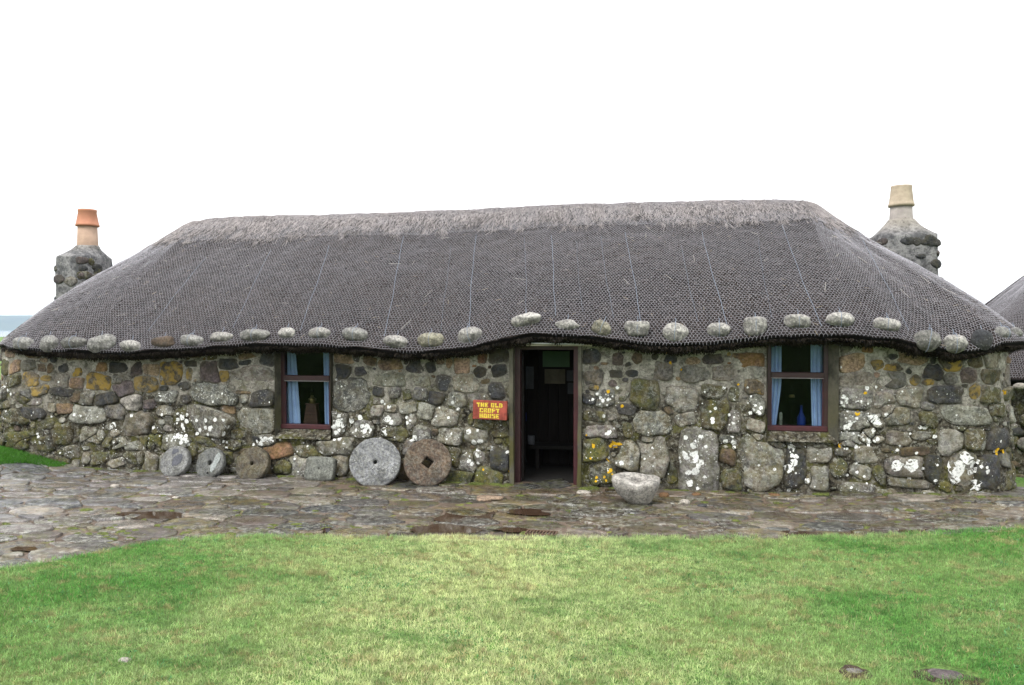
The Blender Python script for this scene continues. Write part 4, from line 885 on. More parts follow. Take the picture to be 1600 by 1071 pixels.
# ---------------------------------------------------------------- chimneys
def chimney(cx, cy, w, dp, z_sh, z_neck, pots, seed, px_=0.0):
    """stone stack > stones, flaunching, pots; pots: list of (profile, material)"""
    n = 72; rows = []; zs_ = list(np.arange(0.0, z_sh, .07)) + [z_sh]
    for z in zs_:
        th = np.linspace(0, 2*np.pi, n, endpoint=False); c_, s_ = np.cos(th), np.sin(th)
        k = (np.abs(c_) ** 5 + np.abs(s_) ** 5) ** (-1/5)
        x = cx + w/2 * c_ * k; y = cy + dp/2 * s_ * k; r = 1 + .035 * fbm(x * 3 + seed, y * 3, z * 3, 3) - .03 * sstep(z_sh - .25, z_sh, z)
        rows.append(np.stack([cx + (x - cx) * r, cy + (y - cy) * r, np.full(n, z) + .0 * x], -1))
    rn = pots[0][2]
    for f in (.12, .3, .5, .7, .85, 1.0):           # sloped mortar shoulder up to the pot
        th = np.linspace(0, 2*np.pi, n, endpoint=False); c_, s_ = np.cos(th), np.sin(th)
        p_ = 5 - 3 * min(1, f * 1.6); k = (np.abs(c_) ** p_ + np.abs(s_) ** p_) ** (-1/p_)
        g_ = f
        x = cx + (px_ - cx) * g_ + (w/2 * .95 * (1-g_) + rn * g_) * c_ * k; y = cy + (dp/2 * .95 * (1-g_) + rn * g_) * s_ * k
        rows.append(np.stack([x, y, np.full(n, z_sh + (z_neck - z_sh) * (f * .8 + .2 * f ** 2)) + .015 * fbm(x * 6, y * 6, seed, 3)], -1))
    V = np.concatenate(rows); K = len(rows)
    F_ = [(a*n+b, a*n+(b+1) % n, (a+1)*n+(b+1) % n, (a+1)*n+b) for a in range(K-1) for b in range(n)]; F_.append(tuple((K-1)*n+b for b in range(n)))
    ch = link('chimney', mesh('chimney', V, F_, M['chim'], True), house)
    bv_ = BVHTree.FromPolygons([tuple(v) for v in V.tolist()], F_)
    for t in range(44):                              # rubble stones set in the stack
        ang = random.uniform(-math.pi, .15) if t < 58 else random.uniform(0, math.pi); z = random.uniform(z_sh - 1.1, z_sh - .03)
        d_ = Vector((math.cos(ang), math.sin(ang), 0)); h = bv_.ray_cast(Vector((cx, cy, z)) + d_ * 3, -d_)
        if h[0] is None: continue
        nn_ = Vector((h[1].x, h[1].y, 0)).normalized(); 
        if nn_.dot(d_) < 0: nn_ = -nn_
        tt = nn_.cross(Vector((0, 0, 1))).normalized(); a_, b_ = random.uniform(.06, .15), random.uniform(.035, .085); K2 = 12; VV = []
        for f, hg in ((1, -.02), (.95, .006), (.7, .016), (.35, .018)):
            for q_ in range(K2):
                th = 2*math.pi*q_/K2; rr = f * (1 + .25 * float(vn(math.cos(th)*1.5+t*3, math.sin(th)*1.5+seed)))
                VV.append(tuple(h[0] + tt * (math.cos(th)*a_*rr) + Vector((0,0,1)) * (math.sin(th)*b_*rr) + nn_ * (hg * random.uniform(.85, 1.15))))
        FF = [(u*K2+q_, u*K2+(q_+1) % K2, (u+1)*K2+(q_+1) % K2, (u+1)*K2+q_) for u in range(3) for q_ in range(K2)] + [tuple(3*K2+q_ for q_ in range(K2))]
        kd = random.choice('DDKGPDK'); link('stone', mesh('stone', VV, FF, M['stone'], True, np.array([*LIN[kd], 1]) * .8, np.array(FXK[kd]) * .6), ch)
    for prof, mt, _ in pots: adopt(MB().lathe(prof, 28, (px_, cy, 0)).obj('chimney_pot', mt, smooth=False), ch, True)
    for o in ch.children:
        if o.name.startswith('chimney_pot'): o.data.polygons.foreach_set('use_smooth', np.array([len(p_.vertices) == 4 for p_ in o.data.polygons]))
Yc = 2.5
zL = lambda px, y: at_y(px, y, Yc)[2]
cxl = at_y(137, 400, Yc)[0]; sc_ = 1 / (FPX / ((at_y(137, 400, Yc) - CAM) @ FW))
z0 = zL(137, 390); z1 = zL(137, 352.5); z2 = zL(137, 328)
xa_, xb_ = at_y(79, 420, Yc - .38)[0], at_y(183, 420, Yc + .38)[0]
chimney((xa_ + xb_) / 2, Yc, xb_ - xa_, .76, zL(137, 403), zL(137, 385), [
    ([(15.6*sc_, z0-.12), (15.2*sc_, z0), (13.6*sc_, z1+.02), (0, z1+.02)], M['pot_tan'], 16*sc_),
    ([(11*sc_, z1-.03), (16.8*sc_, z1-.02), (17*sc_, z1+.012), (16.3*sc_, z1+.018), (12.9*sc_, z2-.05), (13.2*sc_, z2-.045), (13.4*sc_, z2-.02), (13.2*sc_, z2), (11*sc_, z2), (10.6*sc_, z2-.15), (0, z2-.15)], M['pot_red'], 0)], 3, at_y(137, 380, Yc)[0])
sc_ = 1 / (FPX / ((at_y(1412, 400, Yc) - CAM) @ FW)); z0 = zL(1408, 345); z1 = zL(1408, 322); z2 = zL(1408, 291)
xa_, xb_ = at_y(1350, 380, Yc + .38)[0], at_y(1473, 380, Yc - .38)[0]
chimney((xa_ + xb_) / 2, Yc, xb_ - xa_, .76, zL(1408, 370), zL(1408, 343), [
    ([(18*sc_, z0-.12), (17*sc_, z0), (15.5*sc_, z1+.02), (0, z1+.02)], M['pot_grey'], 18*sc_),
    ([(12*sc_, z1-.02), (18.6*sc_, z1-.012), (19*sc_, z1+.015), (18.2*sc_, z1+.03), (17.4*sc_, z1+.06), (15.2*sc_, z2-.05), (15.4*sc_, z2-.02), (15.2*sc_, z2), (13*sc_, z2), (12.4*sc_, z2-.15), (0, z2-.15)], M['pot_buff'], 0)], 8, at_y(1408, 340, Yc)[0])

# ---------------------------------------------------------------- weight stones along the eave
WS = [ # px x, y, w, h, tilt, colour, boxiness, label
 (37,537,29,16,-2,'G',3,'dull grey block weight stone at the far left end of the eave'),
 (77,537,27,19,6,'G',2.2,'round blue-grey weight stone, second from the left end of the eave'),
 (116,536,36,15,3,'W',2.4,'long weight stone crusted with pale lichen near the left end of the eave'),
 (158,537,38,20,6,'G',3,'lumpy double-humped grey weight stone, fourth from the left end of the eave'),
 (204,541,31,15,-3,'S',2,'small smooth oval weight stone hanging low between the double-humped and the dark brown stones'),
 (256,535,35,13,3,'B',2.8,'flat dark brown weight stone with two white spots on the left eave'),
 (299,532,36,16,-6,'G',2.3,'mottled grey weight stone right of the flat dark brown one'),
 (346,527,34,14,-4,'S',2.2,'pale weight stone with an arched top left of the angular slate stone'),
 (398,524,44,17,0,'G',2.6,'wide angular slate weight stone left of the left window'),
 (448,521,28,15,-2,'S',2.1,'small rounded weight stone above the left jamb of the left window'),
 (500,521,36,16,0,'S',2.1,'oval grey weight stone above the right half of the left window'),
 (555,523,40,19,-4,'G',2.2,'long grey-green weight stone just right of the left window'),
 (618,534,41,18,-8,'S',2.1,'smooth pale weight stone tipped down to the right, lowest between window and doorway'),
 (673,532,41,20,2,'L',2.6,'angular weight stone tinged yellow between the left window and the doorway'),
 (734,525,38,24,14,'S',2.2,'large rounded weight stone tilted up to the right, just left of the doorway'),
 (823,500,46,18,8,'S',2.5,'long pale wedge-shaped weight stone high above the doorway'),
 (886,508,34,15,-4,'S',2.1,'pale oval weight stone above the right end of the door lintel'),
 (940,513,28,20,-18,'L',2.8,'jagged weight stone right of the doorway'),
 (996,514,34,20,0,'S',7,'square-cut block weight stone right of the jagged one'),
 (1054,520,39,26,-4,'S',2.1,'big round weight stone hanging low midway between doorway and right window'),
 (1123,516,34,20,-2,'S',2.2,'flat-bottomed oval weight stone left of the right window'),
 (1180,511,35,25,0,'S',4,'tall squarish rounded weight stone at the left corner of the right window'),
 (1247,502,36,17,0,'S',2.8,'loaf-shaped weight stone above the middle of the right window'),
 (1312,500,37,19,0,'S',2.2,'oval weight stone above the right edge of the right window'),
 (1385,507,37,16,-6,'S',3.2,'angular white weight stone right of the right window'),
 (1449,532,34,27,-12,'W',2.1,'egg-shaped weight stone blotched with white lichen on the right eave'),
 (1491,537,31,22,0,'S',2.8,'rounded block weight stone right of the white-blotched egg-shaped one'),
 (1534,532,30,25,-14,'D',2.4,'greenish dark weight stone near the right end of the eave'),
 (1567,521,27,15,-8,'G',2.1,'small grey weight stone at the right corner of the eave'),
 (1587,521,16,13,-6,'G',2.1,'smallest weight stone, half hidden round the right corner of the eave')]
def rock_mesh(name, rx, ry, rz, bx=2.3, seed=0, amp=.1, col=(.2,.2,.2), fx=(0,0,0,0), nu=26, nv=16):
    V = []
    for j in range(nv + 1):
        ph = -math.pi/2 + math.pi * j / nv
        for i in range(nu):
            th = 2 * math.pi * i / nu; d = np.array([math.cos(ph)*math.cos(th), math.cos(ph)*math.sin(th), math.sin(ph)])
            k = (abs(d[0])**bx + abs(d[1])**bx + abs(d[2])**bx) ** (-1/bx)
            k *= 1 + amp * float(fbm(d[0]*1.2 + seed*3.1, d[1]*1.2 + seed, d[2]*1.2 + seed*.3, 3)) * 1.8
            V.append((d[0]*rx*k, d[1]*ry*k, d[2]*rz*k))
    F_ = [(j*nu+i, j*nu+(i+1) % nu, (j+1)*nu+(i+1) % nu, (j+1)*nu+i) for j in range(nv) for i in range(nu)]
    return mesh(name, V, F_, M['stone'], True, np.array([*col, 1.]), np.array(fx))
for k, (x, y, w, h, tl, kd, bx, lab) in enumerate(WS):
    hit = cast(R1.bvh, x, min(y, 10000)); yy = y
    while hit[0] is None and yy > y - 30: yy -= 2; hit = cast(R1.bvh, x, yy)
    if hit[0] is None: print('no roof behind stone', k); continue
    L_ = hit[0]; sc_ = hit[3] / FPX; nn_ = hit[1].copy()
    if nn_.y > 0 and nn_.z < 0: nn_ = -nn_
    e = empty('weight_stone', (0, 0, 0), label=lab, cat='stone', group='weight stones hung along the thatched eave')
    d3 = Vector(ray(x, y)).normalized(); h = h * 1.12; ry_ = min(.085, h * sc_ * .5)
    pos = Vector(CAM) + d3 * (hit[3] - ry_ * .55)
    cc = {'S': np.array((.41, .405, .385)), 'G': np.array((.28, .283, .275)), 'L': np.array((.29, .28, .22))}.get(kd, np.array(LIN[kd]) * 1.05) * random.uniform(.85, 1.1)
    sh = link('rock', rock_mesh('rock', w*sc_/2, ry_, h*sc_/2, bx, k + 1, .13 if bx < 2.5 else .17, cc, np.array(FXK[kd]) * np.array([.12, .2, .05, .4])), e, False)
    yawn = 0.0
    if L_.x > 3.6: yawn = .6 if L_.x < 4.3 else 1.0
    if L_.x < -9.0: yawn = -.4
    e.location = pos; e.rotation_euler = (0, math.radians(-tl), yawn)
    # tie round the stone
    pts = []
    for q_ in range(13):
        a_ = math.radians(-75 + q_ * 15 * 1.15); pts.append((.004 * math.sin(q_), -math.cos(a_) * (ry_ * 1.10 + .004), math.sin(a_) * (h*sc_/2 * 1.10 + .004)))
    if k not in (1, 3, 4, 5, 7, 9, 12, 15, 16, 27, 29): MB().tube(pts, .0032, 5).obj('tie_cord', M['cord'], e, False)
    top = pos + Vector((0, .02, h*sc_/2)); up_ = pos + Vector((0, .05, h*sc_/2 + .06))
    m = MB().tube([top - pos + Vector((0, .0, 0)), (top + up_) / 2 - pos + Vector((.006, 0, 0)), up_ - pos], .003, 5); m.obj('tie_end', M['cord'], e, False)
# cords down the thatch
CL = [((515,386),(471,519),.006), ((632,372),(601,528),.007), ((743,370),(733,518),.0075), ((821,374),(822,492),.004), ((861,370),(869,495),.0075), ((900,380),(910,490),.003), ((938,372),(958,500),.004),
      ((978,366),(1001,505),.007), ((1063,386),(1090,505),.0035), ((1096,364),(1136,515),.007), ((1183,375),(1205,500),.003), ((1220,355),(1283,513),.006), ((1349,378),(1420,520),.0045), ((704,388),(690,520),.003), ((424,394),(364,515),.0045), ((322,404),(232,520),.004)]
for (a_, b_, th) in CL:
    pts = []
    for q_ in range(26):
        f = q_ / 25; h = cast(R1.bvh, a_[0] + (b_[0] - a_[0]) * f + 1.0 * math.sin(f * 6 + a_[0]) + .4 * math.sin(f * 17 + a_[0]), a_[1] + (b_[1] - a_[1]) * f)
        if h[0] is not None: pts.append(h[0] + Vector((0, -.018, .022)))
    if len(pts) > 2: MB().tube(pts, th * .42, 4).obj('roof_cord', M['cord'], roof)

# ---------------------------------------------------------------- neighbouring cottage behind, right
H2 = empty('thatched_cottage', (9.5, 3.4, -.4), label='second thatched cottage behind the right end of the croft house', cat='house')
O2 = Outline(5.25, 15, 1.9, 1.9, 3.0, 8.4)
R2 = Roof(O2, (7.55, 12.6, 5.7), lambda x: 3.62 + 0 * x, lambda s: 1.20 + .02 * vn(s * 2, 3) + 0 * s, .10, .02)
r2 = R2.build('thatched_roof', H2, M['thatch'], ds=.12)
wire_net(R2, 'wire_netting', r2, O2.sfl - 4.5, O2.sfl + 3.5, .02, 2.8, seed=5)
W2 = Outline(5.5, 14.7, 1.6, 1.6, 3.3, 8.1)
sg = np.linspace(W2.s[0], W2.s[-1], 300); zg = np.linspace(-.6, 1.1, 20); Sg, Zg = np.meshgrid(sg, zg, indexing='ij'); V = wall_pt(Sg, Zg, .02 * vn(Sg * 3, Zg * 3), W2)
I = np.arange(Sg.size).reshape(Sg.shape); F = np.stack([I[:-1, :-1], I[1:, :-1], I[1:, 1:], I[:-1, 1:]], -1).reshape(-1, 4)
w2 = link('stone_wall', mesh('stone_wall', V.reshape(-1, 3), F, M['mortar'], True), H2)
gs = []
for t in range(260):
    s_, z_ = random.uniform(W2.sfl - 3.5, W2.sfl + 2.5), random.uniform(-.45, 1.0); a_, b_ = random.uniform(.06, .16), random.uniform(.05, .11); VV = []; K2 = 12
    for f, hg in ((1, -.02), (.95, .015), (.7, .035), (.3, .04)):
        th = np.linspace(0, 2*np.pi, K2, endpoint=False); rr = f * (1 + .2 * vn(np.cos(th)*1.5+t, np.sin(th)*1.5)); VV.append(wall_pt(s_ + np.cos(th)*a_*rr, z_ + np.sin(th)*b_*rr, hg + .02, W2))
    VV = np.concatenate(VV); FF = [(u*K2+q_, u*K2+(q_+1) % K2, (u+1)*K2+(q_+1) % K2, (u+1)*K2+q_) for u in range(3) for q_ in range(K2)] + [tuple(3*K2+q_ for q_ in range(K2))]
    kd = random.choice('DKLGBM'); gs.append((VV, FF, np.array([*LIN[kd], 1]), np.array(FXK[kd])))
join_geo('small_stones', gs, M['stone'], w2)
p = at_y(1594, 604, 2.95)
o = link('weight_stone', rock_mesh('weight_stone', .09, .06, .05, 2.2, 41, .08, np.array(LIN['S']), FXK['S'])); o.location = p; tag(o, 'lone weight stone at the eave of the cottage behind, by the right photo edge', 'stone')

# ---------------------------------------------------------------- sign
tl_, br_ = at_y(739, 626, -.10), at_y(792, 656.5, -.10); sw, sh_ = br_[0] - tl_[0], tl_[2] - br_[2]
sg_ = empty('house_sign', ((tl_[0] + br_[0]) / 2, -.085, (tl_[2] + br_[2]) / 2), (0, math.radians(1.5), 0), 'small red wooden sign with yellow lettering fixed left of the doorway', 'sign')
MB().box(-sw/2, sw/2, -.02, .035, -sh_/2, sh_/2, bev=.003).obj('board', M['sign_red'], sg_, False)
for sx in (-1, 1): MB().tube([(sx*sw*.3, .03, sh_*.1), (sx*sw*.3, .12, sh_*.1)], .006, 6).obj('screw', M['iron'], sg_, False)
GL = {'T': ["11111","11111","00110","00110","00110","00110"], 'H': ["11011","11011","11111","11111","11011","11011"], 'E': ["11111","11000","11110","11110","11000","11111"],
      'O': ["11111","11011","11011","11011","11011","11111"], 'L': ["11000","11000","11000","11000","11111","11111"], 'D': ["11110","11011","11011","11011","11011","11110"],
      'C': ["11111","11011","11000","11000","11011","11111"], 'R': ["11111","11011","11011","11110","11011","11011"], 'F': ["11111","11000","11111","11110","11000","11000"],
      'U': ["11011","11011","11011","11011","11011","11111"], 'S': ["11111","11000","11111","00011","00011","11111"]}
lt = MB(); ux, uz = .0088, .0092
for li_, line in enumerate(["THE OLD", "CROFT", "HOUSE"]):
    wid = sum(3.2 if ch == ' ' else 6 for ch in line) * ux; x = -wid / 2; zt_ = sh_ * .5 - .028 - li_ * (uz * 6 + .014)
    for ch in line:
        if ch == ' ': x += 3.2 * ux; continue
        for rj, row in enumerate(GL[ch]):
            cix = 0
            while cix < 5:
                if row[cix] == '1':
                    c2 = cix
                    while c2 < 5 and row[c2] == '1': c2 += 1
                    lt.box(x + cix*ux, x + c2*ux, -.0225, -.0198, zt_ - (rj+1)*uz, zt_ - rj*uz - .0002); cix = c2
                else: cix += 1
        x += 6 * ux
lt.obj('lettering', M['sign_yellow'], sg_, False)

# ---------------------------------------------------------------- millstones and stone trough
def stone_local(name, mb, col, fx, parent=None):
    return mb.obj(name, M['stone'], parent, False, True, np.array([*col, 1.]), np.array(fx, float))
def disc(R, T, hole_r, sq=False, n=56, wob=.02, seed=0, hole2=None, bevel=.012):
    """disc, axis z, face at z=0 towards +z side; body down to -T"""
    m = MB(); V = []; F_ = []
    prof = [(hole_r*.9, -T), (hole_r, -T*.5), (hole_r, -.012), (hole_r*1.12, -.001)] + [(hole_r + (R - hole_r) * f, 0) for f in (.12, .3, .5, .7, .86)] + [(R - bevel, -.002), (R - .003, -bevel*.8), (R, -bevel*2), (R*1.005, -T*.5), (R*.99, -T + .015), (R*.95, -T), (hole_r*.9, -T)]
    for pi_, (r, z) in enumerate(prof):
        for k in range(n):
            t = 2*math.pi*k/n
            if sq and pi_ < 4 or (sq and pi_ == len(prof) - 1):
                kk = 1 / (abs(math.cos(t)) + abs(math.sin(t))); rr = r * 1.3 * kk
            else: rr = r
            if r > hole_r * 1.5: rr *= 1 + wob * float(fbm(math.cos(t)*1.4 + seed*2, math.sin(t)*1.4 + seed, z, 3))
            dz = .004 * float(fbm(rr*math.cos(t)*14 + seed, rr*math.sin(t)*14, seed, 3)) * (1 if r > hole_r*1.2 else 0)
            V.append((rr*math.cos(t), rr*math.sin(t), z + dz))
    for i in range(len(prof)-1):
        for k in range(n): F_.append((i*n+k, (i+1)*n+k, (i+1)*n+(k+1) % n, i*n+(k+1) % n))
    return m.add(V, F_)
GRP = 'old millstones leaning along the front wall'
def place_disc(mb, px, R, T, lean, yaw, col, fx, lab, roll=0, ybase=None, spotlist=()):
    """lean back against the wall; the disc's face looks along +z of its own frame"""
    al = math.radians(lean); yc = -(R * math.sin(al)) - .03 - T * math.cos(al) - R * abs(math.sin(math.radians(yaw)))*.6
    x = at_y(px, 730, yc)[0]; g = float(gz(x, yc)); zc = g + R * math.cos(al) - T * math.sin(al) * .5 + .01
    rot = Matrix.Rotation(math.radians(yaw), 4, 'Z') @ Matrix.Rotation(math.pi/2 - al, 4, 'X') @ Matrix.Rotation(math.radians(roll), 4, 'Z')
    o = stone_local('millstone', mb, col, fx); o.matrix_world = Matrix.Translation((x, yc, zc)) @ rot
    tag(o, lab, 'millstone', GRP); return o
def lich_on(o, lst, mat, nm='lichen_patch'):
    m = MB()
    for (x, y, r, r2, an) in lst:
        K = 16; V = [(x, y, .0062)]
        for q_ in range(K):
            t = 2*math.pi*q_/K; rr = 1 + .30 * float(vn(math.cos(t)*1.8 + x*40, math.sin(t)*1.8 + y*40)) ; a_, b_ = r*rr*math.cos(t), r2*rr*math.sin(t)
            V.append((x + a_*math.cos(an) - b_*math.sin(an), y + a_*math.sin(an) + b_*math.cos(an), .0048))
        m.add(V, [(0, 1+q_, 1+(q_+1) % K) for q_ in range(K)])
    c = link(nm, mesh(nm, m.V, m.F, mat, True)); c.parent = o; return c
M['dark_patch'] = simple('dark_basalt', (.085, .088, .10), .9, .3, 40, .003)
M['pale_crust'] = simple('pale_lichen_crust', (.25, .27, .26), .95, .3, 40, .003)
o = place_disc(disc(.215, .10, .024, seed=1, wob=.07), 271, .215, .10, 22, -6, (.26,.27,.275), (.3,0,.1,.5), 'leftmost millstone, blotched with pale lichen round a small eye')
lich_on(o, [(.055, .02, .060, .085, -.5), (-.01, .135, .055, .035, .2)], M['dark_patch'], 'dark_patch')
o = place_disc(disc(.215, .085, .033, seed=2, wob=.03), 327, .21, .085, 24, -8, (.16,.17,.17), (.25,0,.1,.1), 'grey-green millstone with a second small hole and a pale diagonal band')
lich_on(o, [(.098, .0, .046, .125, -.25)], M['pale_crust'], 'pale_band')
MB().lathe([(0, .0068), (.016, .0068), (.016, .002)], 12, (.02, -.14, 0)).obj('small_hole', M['room'], o, False)
place_disc(disc(.235, .11, .026, seed=3, wob=.02), 393, .235, .11, 25, -2, (.10,.085,.066), (.25,.05,.2,.15), 'brown millstone with a small eye, third from the left')
# square slab
def slab():
    m = MB(); N_ = 64; V = []
    def ringp(w, h, r, z):
        out = []
        for k in range(N_):
            t = 2*math.pi*k/N_; c_, s_ = math.cos(t), math.sin(t); kk = (abs(c_)**7 + abs(s_)**7) ** (-1/7); out.append((w*c_*kk, h*s_*kk, z))
        return out
    rings = [ringp(.010, .010, 0, -.05), ringp(.012, .012, 0, -.002), ringp(.03, .03, 0, 0), ringp(.10, .08, 0, .0), ringp(.185, .145, 0, 0), ringp(.203, .158, 0, -.012), ringp(.208, .162, 0, -.04), ringp(.205, .16, 0, -.10), ringp(.19, .145, 0, -.115)]
    for k, (x, y, z) in enumerate(rings[4]): rings[4][k] = (x, max(y, -.115), z)
    for r in rings: V += r
    F_ = [(i*N_+k, (i+1)*N_+k, (i+1)*N_+(k+1) % N_, i*N_+(k+1) % N_) for i in range(len(rings)-1) for k in range(N_)] + [tuple(range(N_)), tuple((len(rings)-1)*N_+k for k in range(N_))[::-1]]
    return m.add(V, F_)
m = slab(); yc = -.17; x = at_y(500, 740, yc)[0]
o = stone_local('stone_slab', m, (.21,.225,.205), (.15,0,.1,0)); o.matrix_world = Matrix.Translation((x, yc - .04, float(gz(x, yc)) + .158)) @ Matrix.Rotation(math.radians(-4), 4, 'Z') @ Matrix.Rotation(math.radians(90 - 20), 4, 'X')
tag(o, 'squarish grey slab with a small central hole between the small and large millstones', 'stone slab')
o = place_disc(disc(.325, .13, .026, seed=5, wob=.035), 586, .325, .13, 22, 14, (.27,.285,.30), (.45,0,.0,.7), 'largest millstone, pale bluish grey and speckled, with a small eye')
place_disc(disc(.305, .085, .062, True, seed=6, wob=.008), 668, .305, .085, 17, 13, (.145,.108,.082), (.28,.05,.0,.15), 'brown millstone with a diamond-shaped hole, nearest the doorway', roll=8)
# trough
def trough():
    V = []; n = 48
    prof = [(.05, -.01), (.105, .0), (.155, .05), (.215, .12), (.262, .19), (.285, .250), (.275, .290), (.24, .305), (.19, .304), (.145, .296), (.128, .262), (.108, .215), (.06, .185), (.0, .18)]
    for pi_, (r, z) in enumerate(prof):
        for k in range(n):
            t = 2*math.pi*k/n; c_, s_ = math.cos(t), math.sin(t); kx = 1.0; ky = .78
            bw = (abs(c_)**3 + abs(s_)**3) ** (-1/3) if pi_ < 10 else 1
            rr = r * bw * .97 * (1 + .10 * float(fbm(c_*1.3 + 4, s_*1.3 + 2, z*4, 3)))
            dz = .016 * float(fbm(c_*2 + 9, s_*2, z, 3)) - (.035 * math.exp(-((t - 4.75)/.5)**2) if 6 <= pi_ <= 9 else 0)
            ox = .035 * (z - .15) if z > .15 else -.0; V.append((rr*c_*kx + (.03 if pi_ < 3 else 0), rr*s_*ky + (.02 if pi_ > 8 else 0), z + dz))
    F_ = [(i*n+k, i*n+(k+1) % n, (i+1)*n+(k+1) % n, (i+1)*n+k) for i in range(len(prof)-1) for k in range(n)] + [tuple(range(n))[::-1]]
    return MB().add(V, F_)
p = at_z(992, 791, 0.0); o = stone_local('stone_trough', trough(), (.46,.445,.415), (.35,.0,.0,.7)); o.location = (p[0], p[1] + .12, float(gz(p[0], p[1])) + .005); o.rotation_euler = (math.radians(3), math.radians(2), 0)
tag(o, 'rough pale boulder hollowed into a small trough, standing right of the doorway', 'stone trough')

# ---------------------------------------------------------------- paving
def clip_half(P, nx_, ny_, c):
    out = []
    for i in range(len(P)):
        a_, b_ = P[i], P[(i+1) % len(P)]; da, db = a_[0]*nx_ + a_[1]*ny_ - c, b_[0]*nx_ + b_[1]*ny_ - c
        if da <= 0: out.append(a_)
        if (da < 0) != (db < 0): t = da / (da - db); out.append((a_[0] + (b_[0]-a_[0])*t, a_[1] + (b_[1]-a_[1])*t))
    return out
def pave_base():
    xs = np.arange(-13, 8, .06); ts = np.linspace(0, 1, 60); X, T = np.meshgrid(xs, ts); E_ = lawn_edge(X) - .06; Y = E_ + (.35 - E_) * T
    Z = gz(X, Y) - .004 + .008 * fbm(X * 5, Y * 5, 1, 3); I = np.arange(X.size).reshape(X.shape)
    return tag(link('paving', mesh('paving', np.stack([X, Y, Z], -1).reshape(-1, 3), np.stack([I[:-1, :-1], I[:-1, 1:], I[1:, 1:], I[1:, :-1]], -1).reshape(-1, 4), M['soil'], True)), kind='structure')
pav = pave_base()
SX = 1.75; pts = []; rg = np.random.default_rng(11)
big = [tuple(at_z(x, y, 0)[:2]) for x, y in [(903, 833), (790, 845), (60, 800), (480, 783), (1480, 820), (1440, 800), (1330, 812), (1180, 835), (1050, 815), (330, 832), (250, 800), (1560, 790)]]
pts = [(x / SX, y, .17) for x, y in big]
for rad in (.17, .13, .095, .07, .05, .038):
    for _ in range(2600):
        x, y = rg.uniform(-12, 7.2) / SX, rg.uniform(-4.5, .1)
        if y < lawn_edge(x * SX) + .02: continue
        if x*SX < -8.3 and y > -.75 : continue
        if all((x - a_)**2 + (y - b_)**2 > ((rad + r_) * .93)**2 for a_, b_, r_ in pts): pts.append((x, y, rad))
PA = np.array(pts); flags = []
for i, (x, y, r) in enumerate(pts):
    P = [(x-.5, y-.5), (x+.5, y-.5), (x+.5, y+.5), (x-.5, y+.5)]; d2 = (PA[:, 0]-x)**2 + (PA[:, 1]-y)**2; nb = np.argsort(d2)[1:22]
    for j in nb:
        a_, b_, rj = PA[j]; dx, dy = a_-x, b_-y; L2 = dx*dx + dy*dy; k = (L2 + r*r - rj*rj) / 2
        P = clip_half(P, dx, dy, x*dx + y*dy + k)
        if len(P) < 3: break
    if len(P) < 3: continue
    P = np.array(P) * [SX, 1]; c = P.mean(0)
    # resample & roughen
    pr = []; m_ = len(P)
    for q_ in range(m_):
        a_, b_ = P[q_], P[(q_+1) % m_]; k = max(1, int(np.hypot(*(b_-a_)) / .07))
        for u in range(k): pr.append(a_ + (b_-a_) * u / k)
    P = np.array(pr); n = len(P); 
    if n < 5: continue
    P = .64 * P + .18 * (np.roll(P, 1, 0) + np.roll(P, -1, 0)); v = P - c; L_ = np.linalg.norm(v, axis=1, keepdims=True) + 1e-6
    g = rg.uniform(.006, .018); P = c + v * np.clip((L_ - g + .016 * vn(P[:, 0]*13 + i, P[:, 1]*13)[:, None]) / L_, .3, 1)
    px = proj(np.array([c[0], c[1], 0.0])); inside = -40 < px[0] < 1640
    h = rg.uniform(-.004, .024); tilt = rg.normal(0, .012, 2); V = []
    for f, hz in ((1.0, -.03), (.985, h - .003), (.93, h), (.6, h + .001), (.25, h + .001)):
        Q = c + (P - c) * f; z = gz(Q[:, 0], Q[:, 1]) + hz + (tilt[0]*(Q[:, 0]-c[0]) + tilt[1]*(Q[:, 1]-c[1]) + .006 * fbm(Q[:, 0]*6 + i, Q[:, 1]*6, i*.1, 3)) * (hz > 0); V.append(np.concatenate([Q, z[:, None]], 1))
    V.append(np.array([[c[0], c[1], float(gz(*c)) + h + .001]])); V = np.concatenate(V)
    F_ = [(a_*n+b_, a_*n+(b_+1) % n, (a_+1)*n+(b_+1) % n, (a_+1)*n+b_) for a_ in range(4) for b_ in range(n)] + [(4*n+b_, 4*n+(b_+1) % n, 5*n) for b_ in range(n)]
    wet = float(sstep(.1, .6, vn(c[0]*.8 + 3, c[1]*1.1) + (.35 if -2.5 < c[0] < .5 or c[0] > 2 else -.15)))
    left = float(sstep(-4, -7.5, c[0] - .6 * (c[1] + 2)))
    base = np.array(random.choice([(.105,.082,.074), (.075,.064,.062), (.13,.10,.085), (.06,.048,.042), (.27,.235,.20), (.085,.062,.047), (.035,.036,.042), (.19,.155,.13), (.10,.088,.09)]))
    base = base * .82 * (1 - .35 * wet) * np.array([1, 1 - .10 * wet, 1 - .22 * wet]); base = base * (1 - left) + (base * .8 + np.array([.10, .105, .125])) * left
    if i == 0: base = np.array([.34, .28, .24])
    flags.append(((V, F_, np.array([*(base * random.uniform(.8, 1.25)), 1]), np.array([random.uniform(.1, .7), .12 * (random.random() < .3), random.uniform(0, .55) if left < .5 else .15, 0])), r * r * (1 if inside else .001)))
flags.sort(key=lambda t: -t[1])
for g_, _ in flags[:298]: link('flagstone', mesh('flagstone', g_[0], g_[1], M['flag'], False, g_[2], g_[3]), pav)
for o in pav.children: o.data.polygons.foreach_set('use_smooth', np.ones(len(o.data.polygons), bool))
join_geo('small_flagstones', [g_ for g_, _ in flags[298:]], M['flag'], pav)
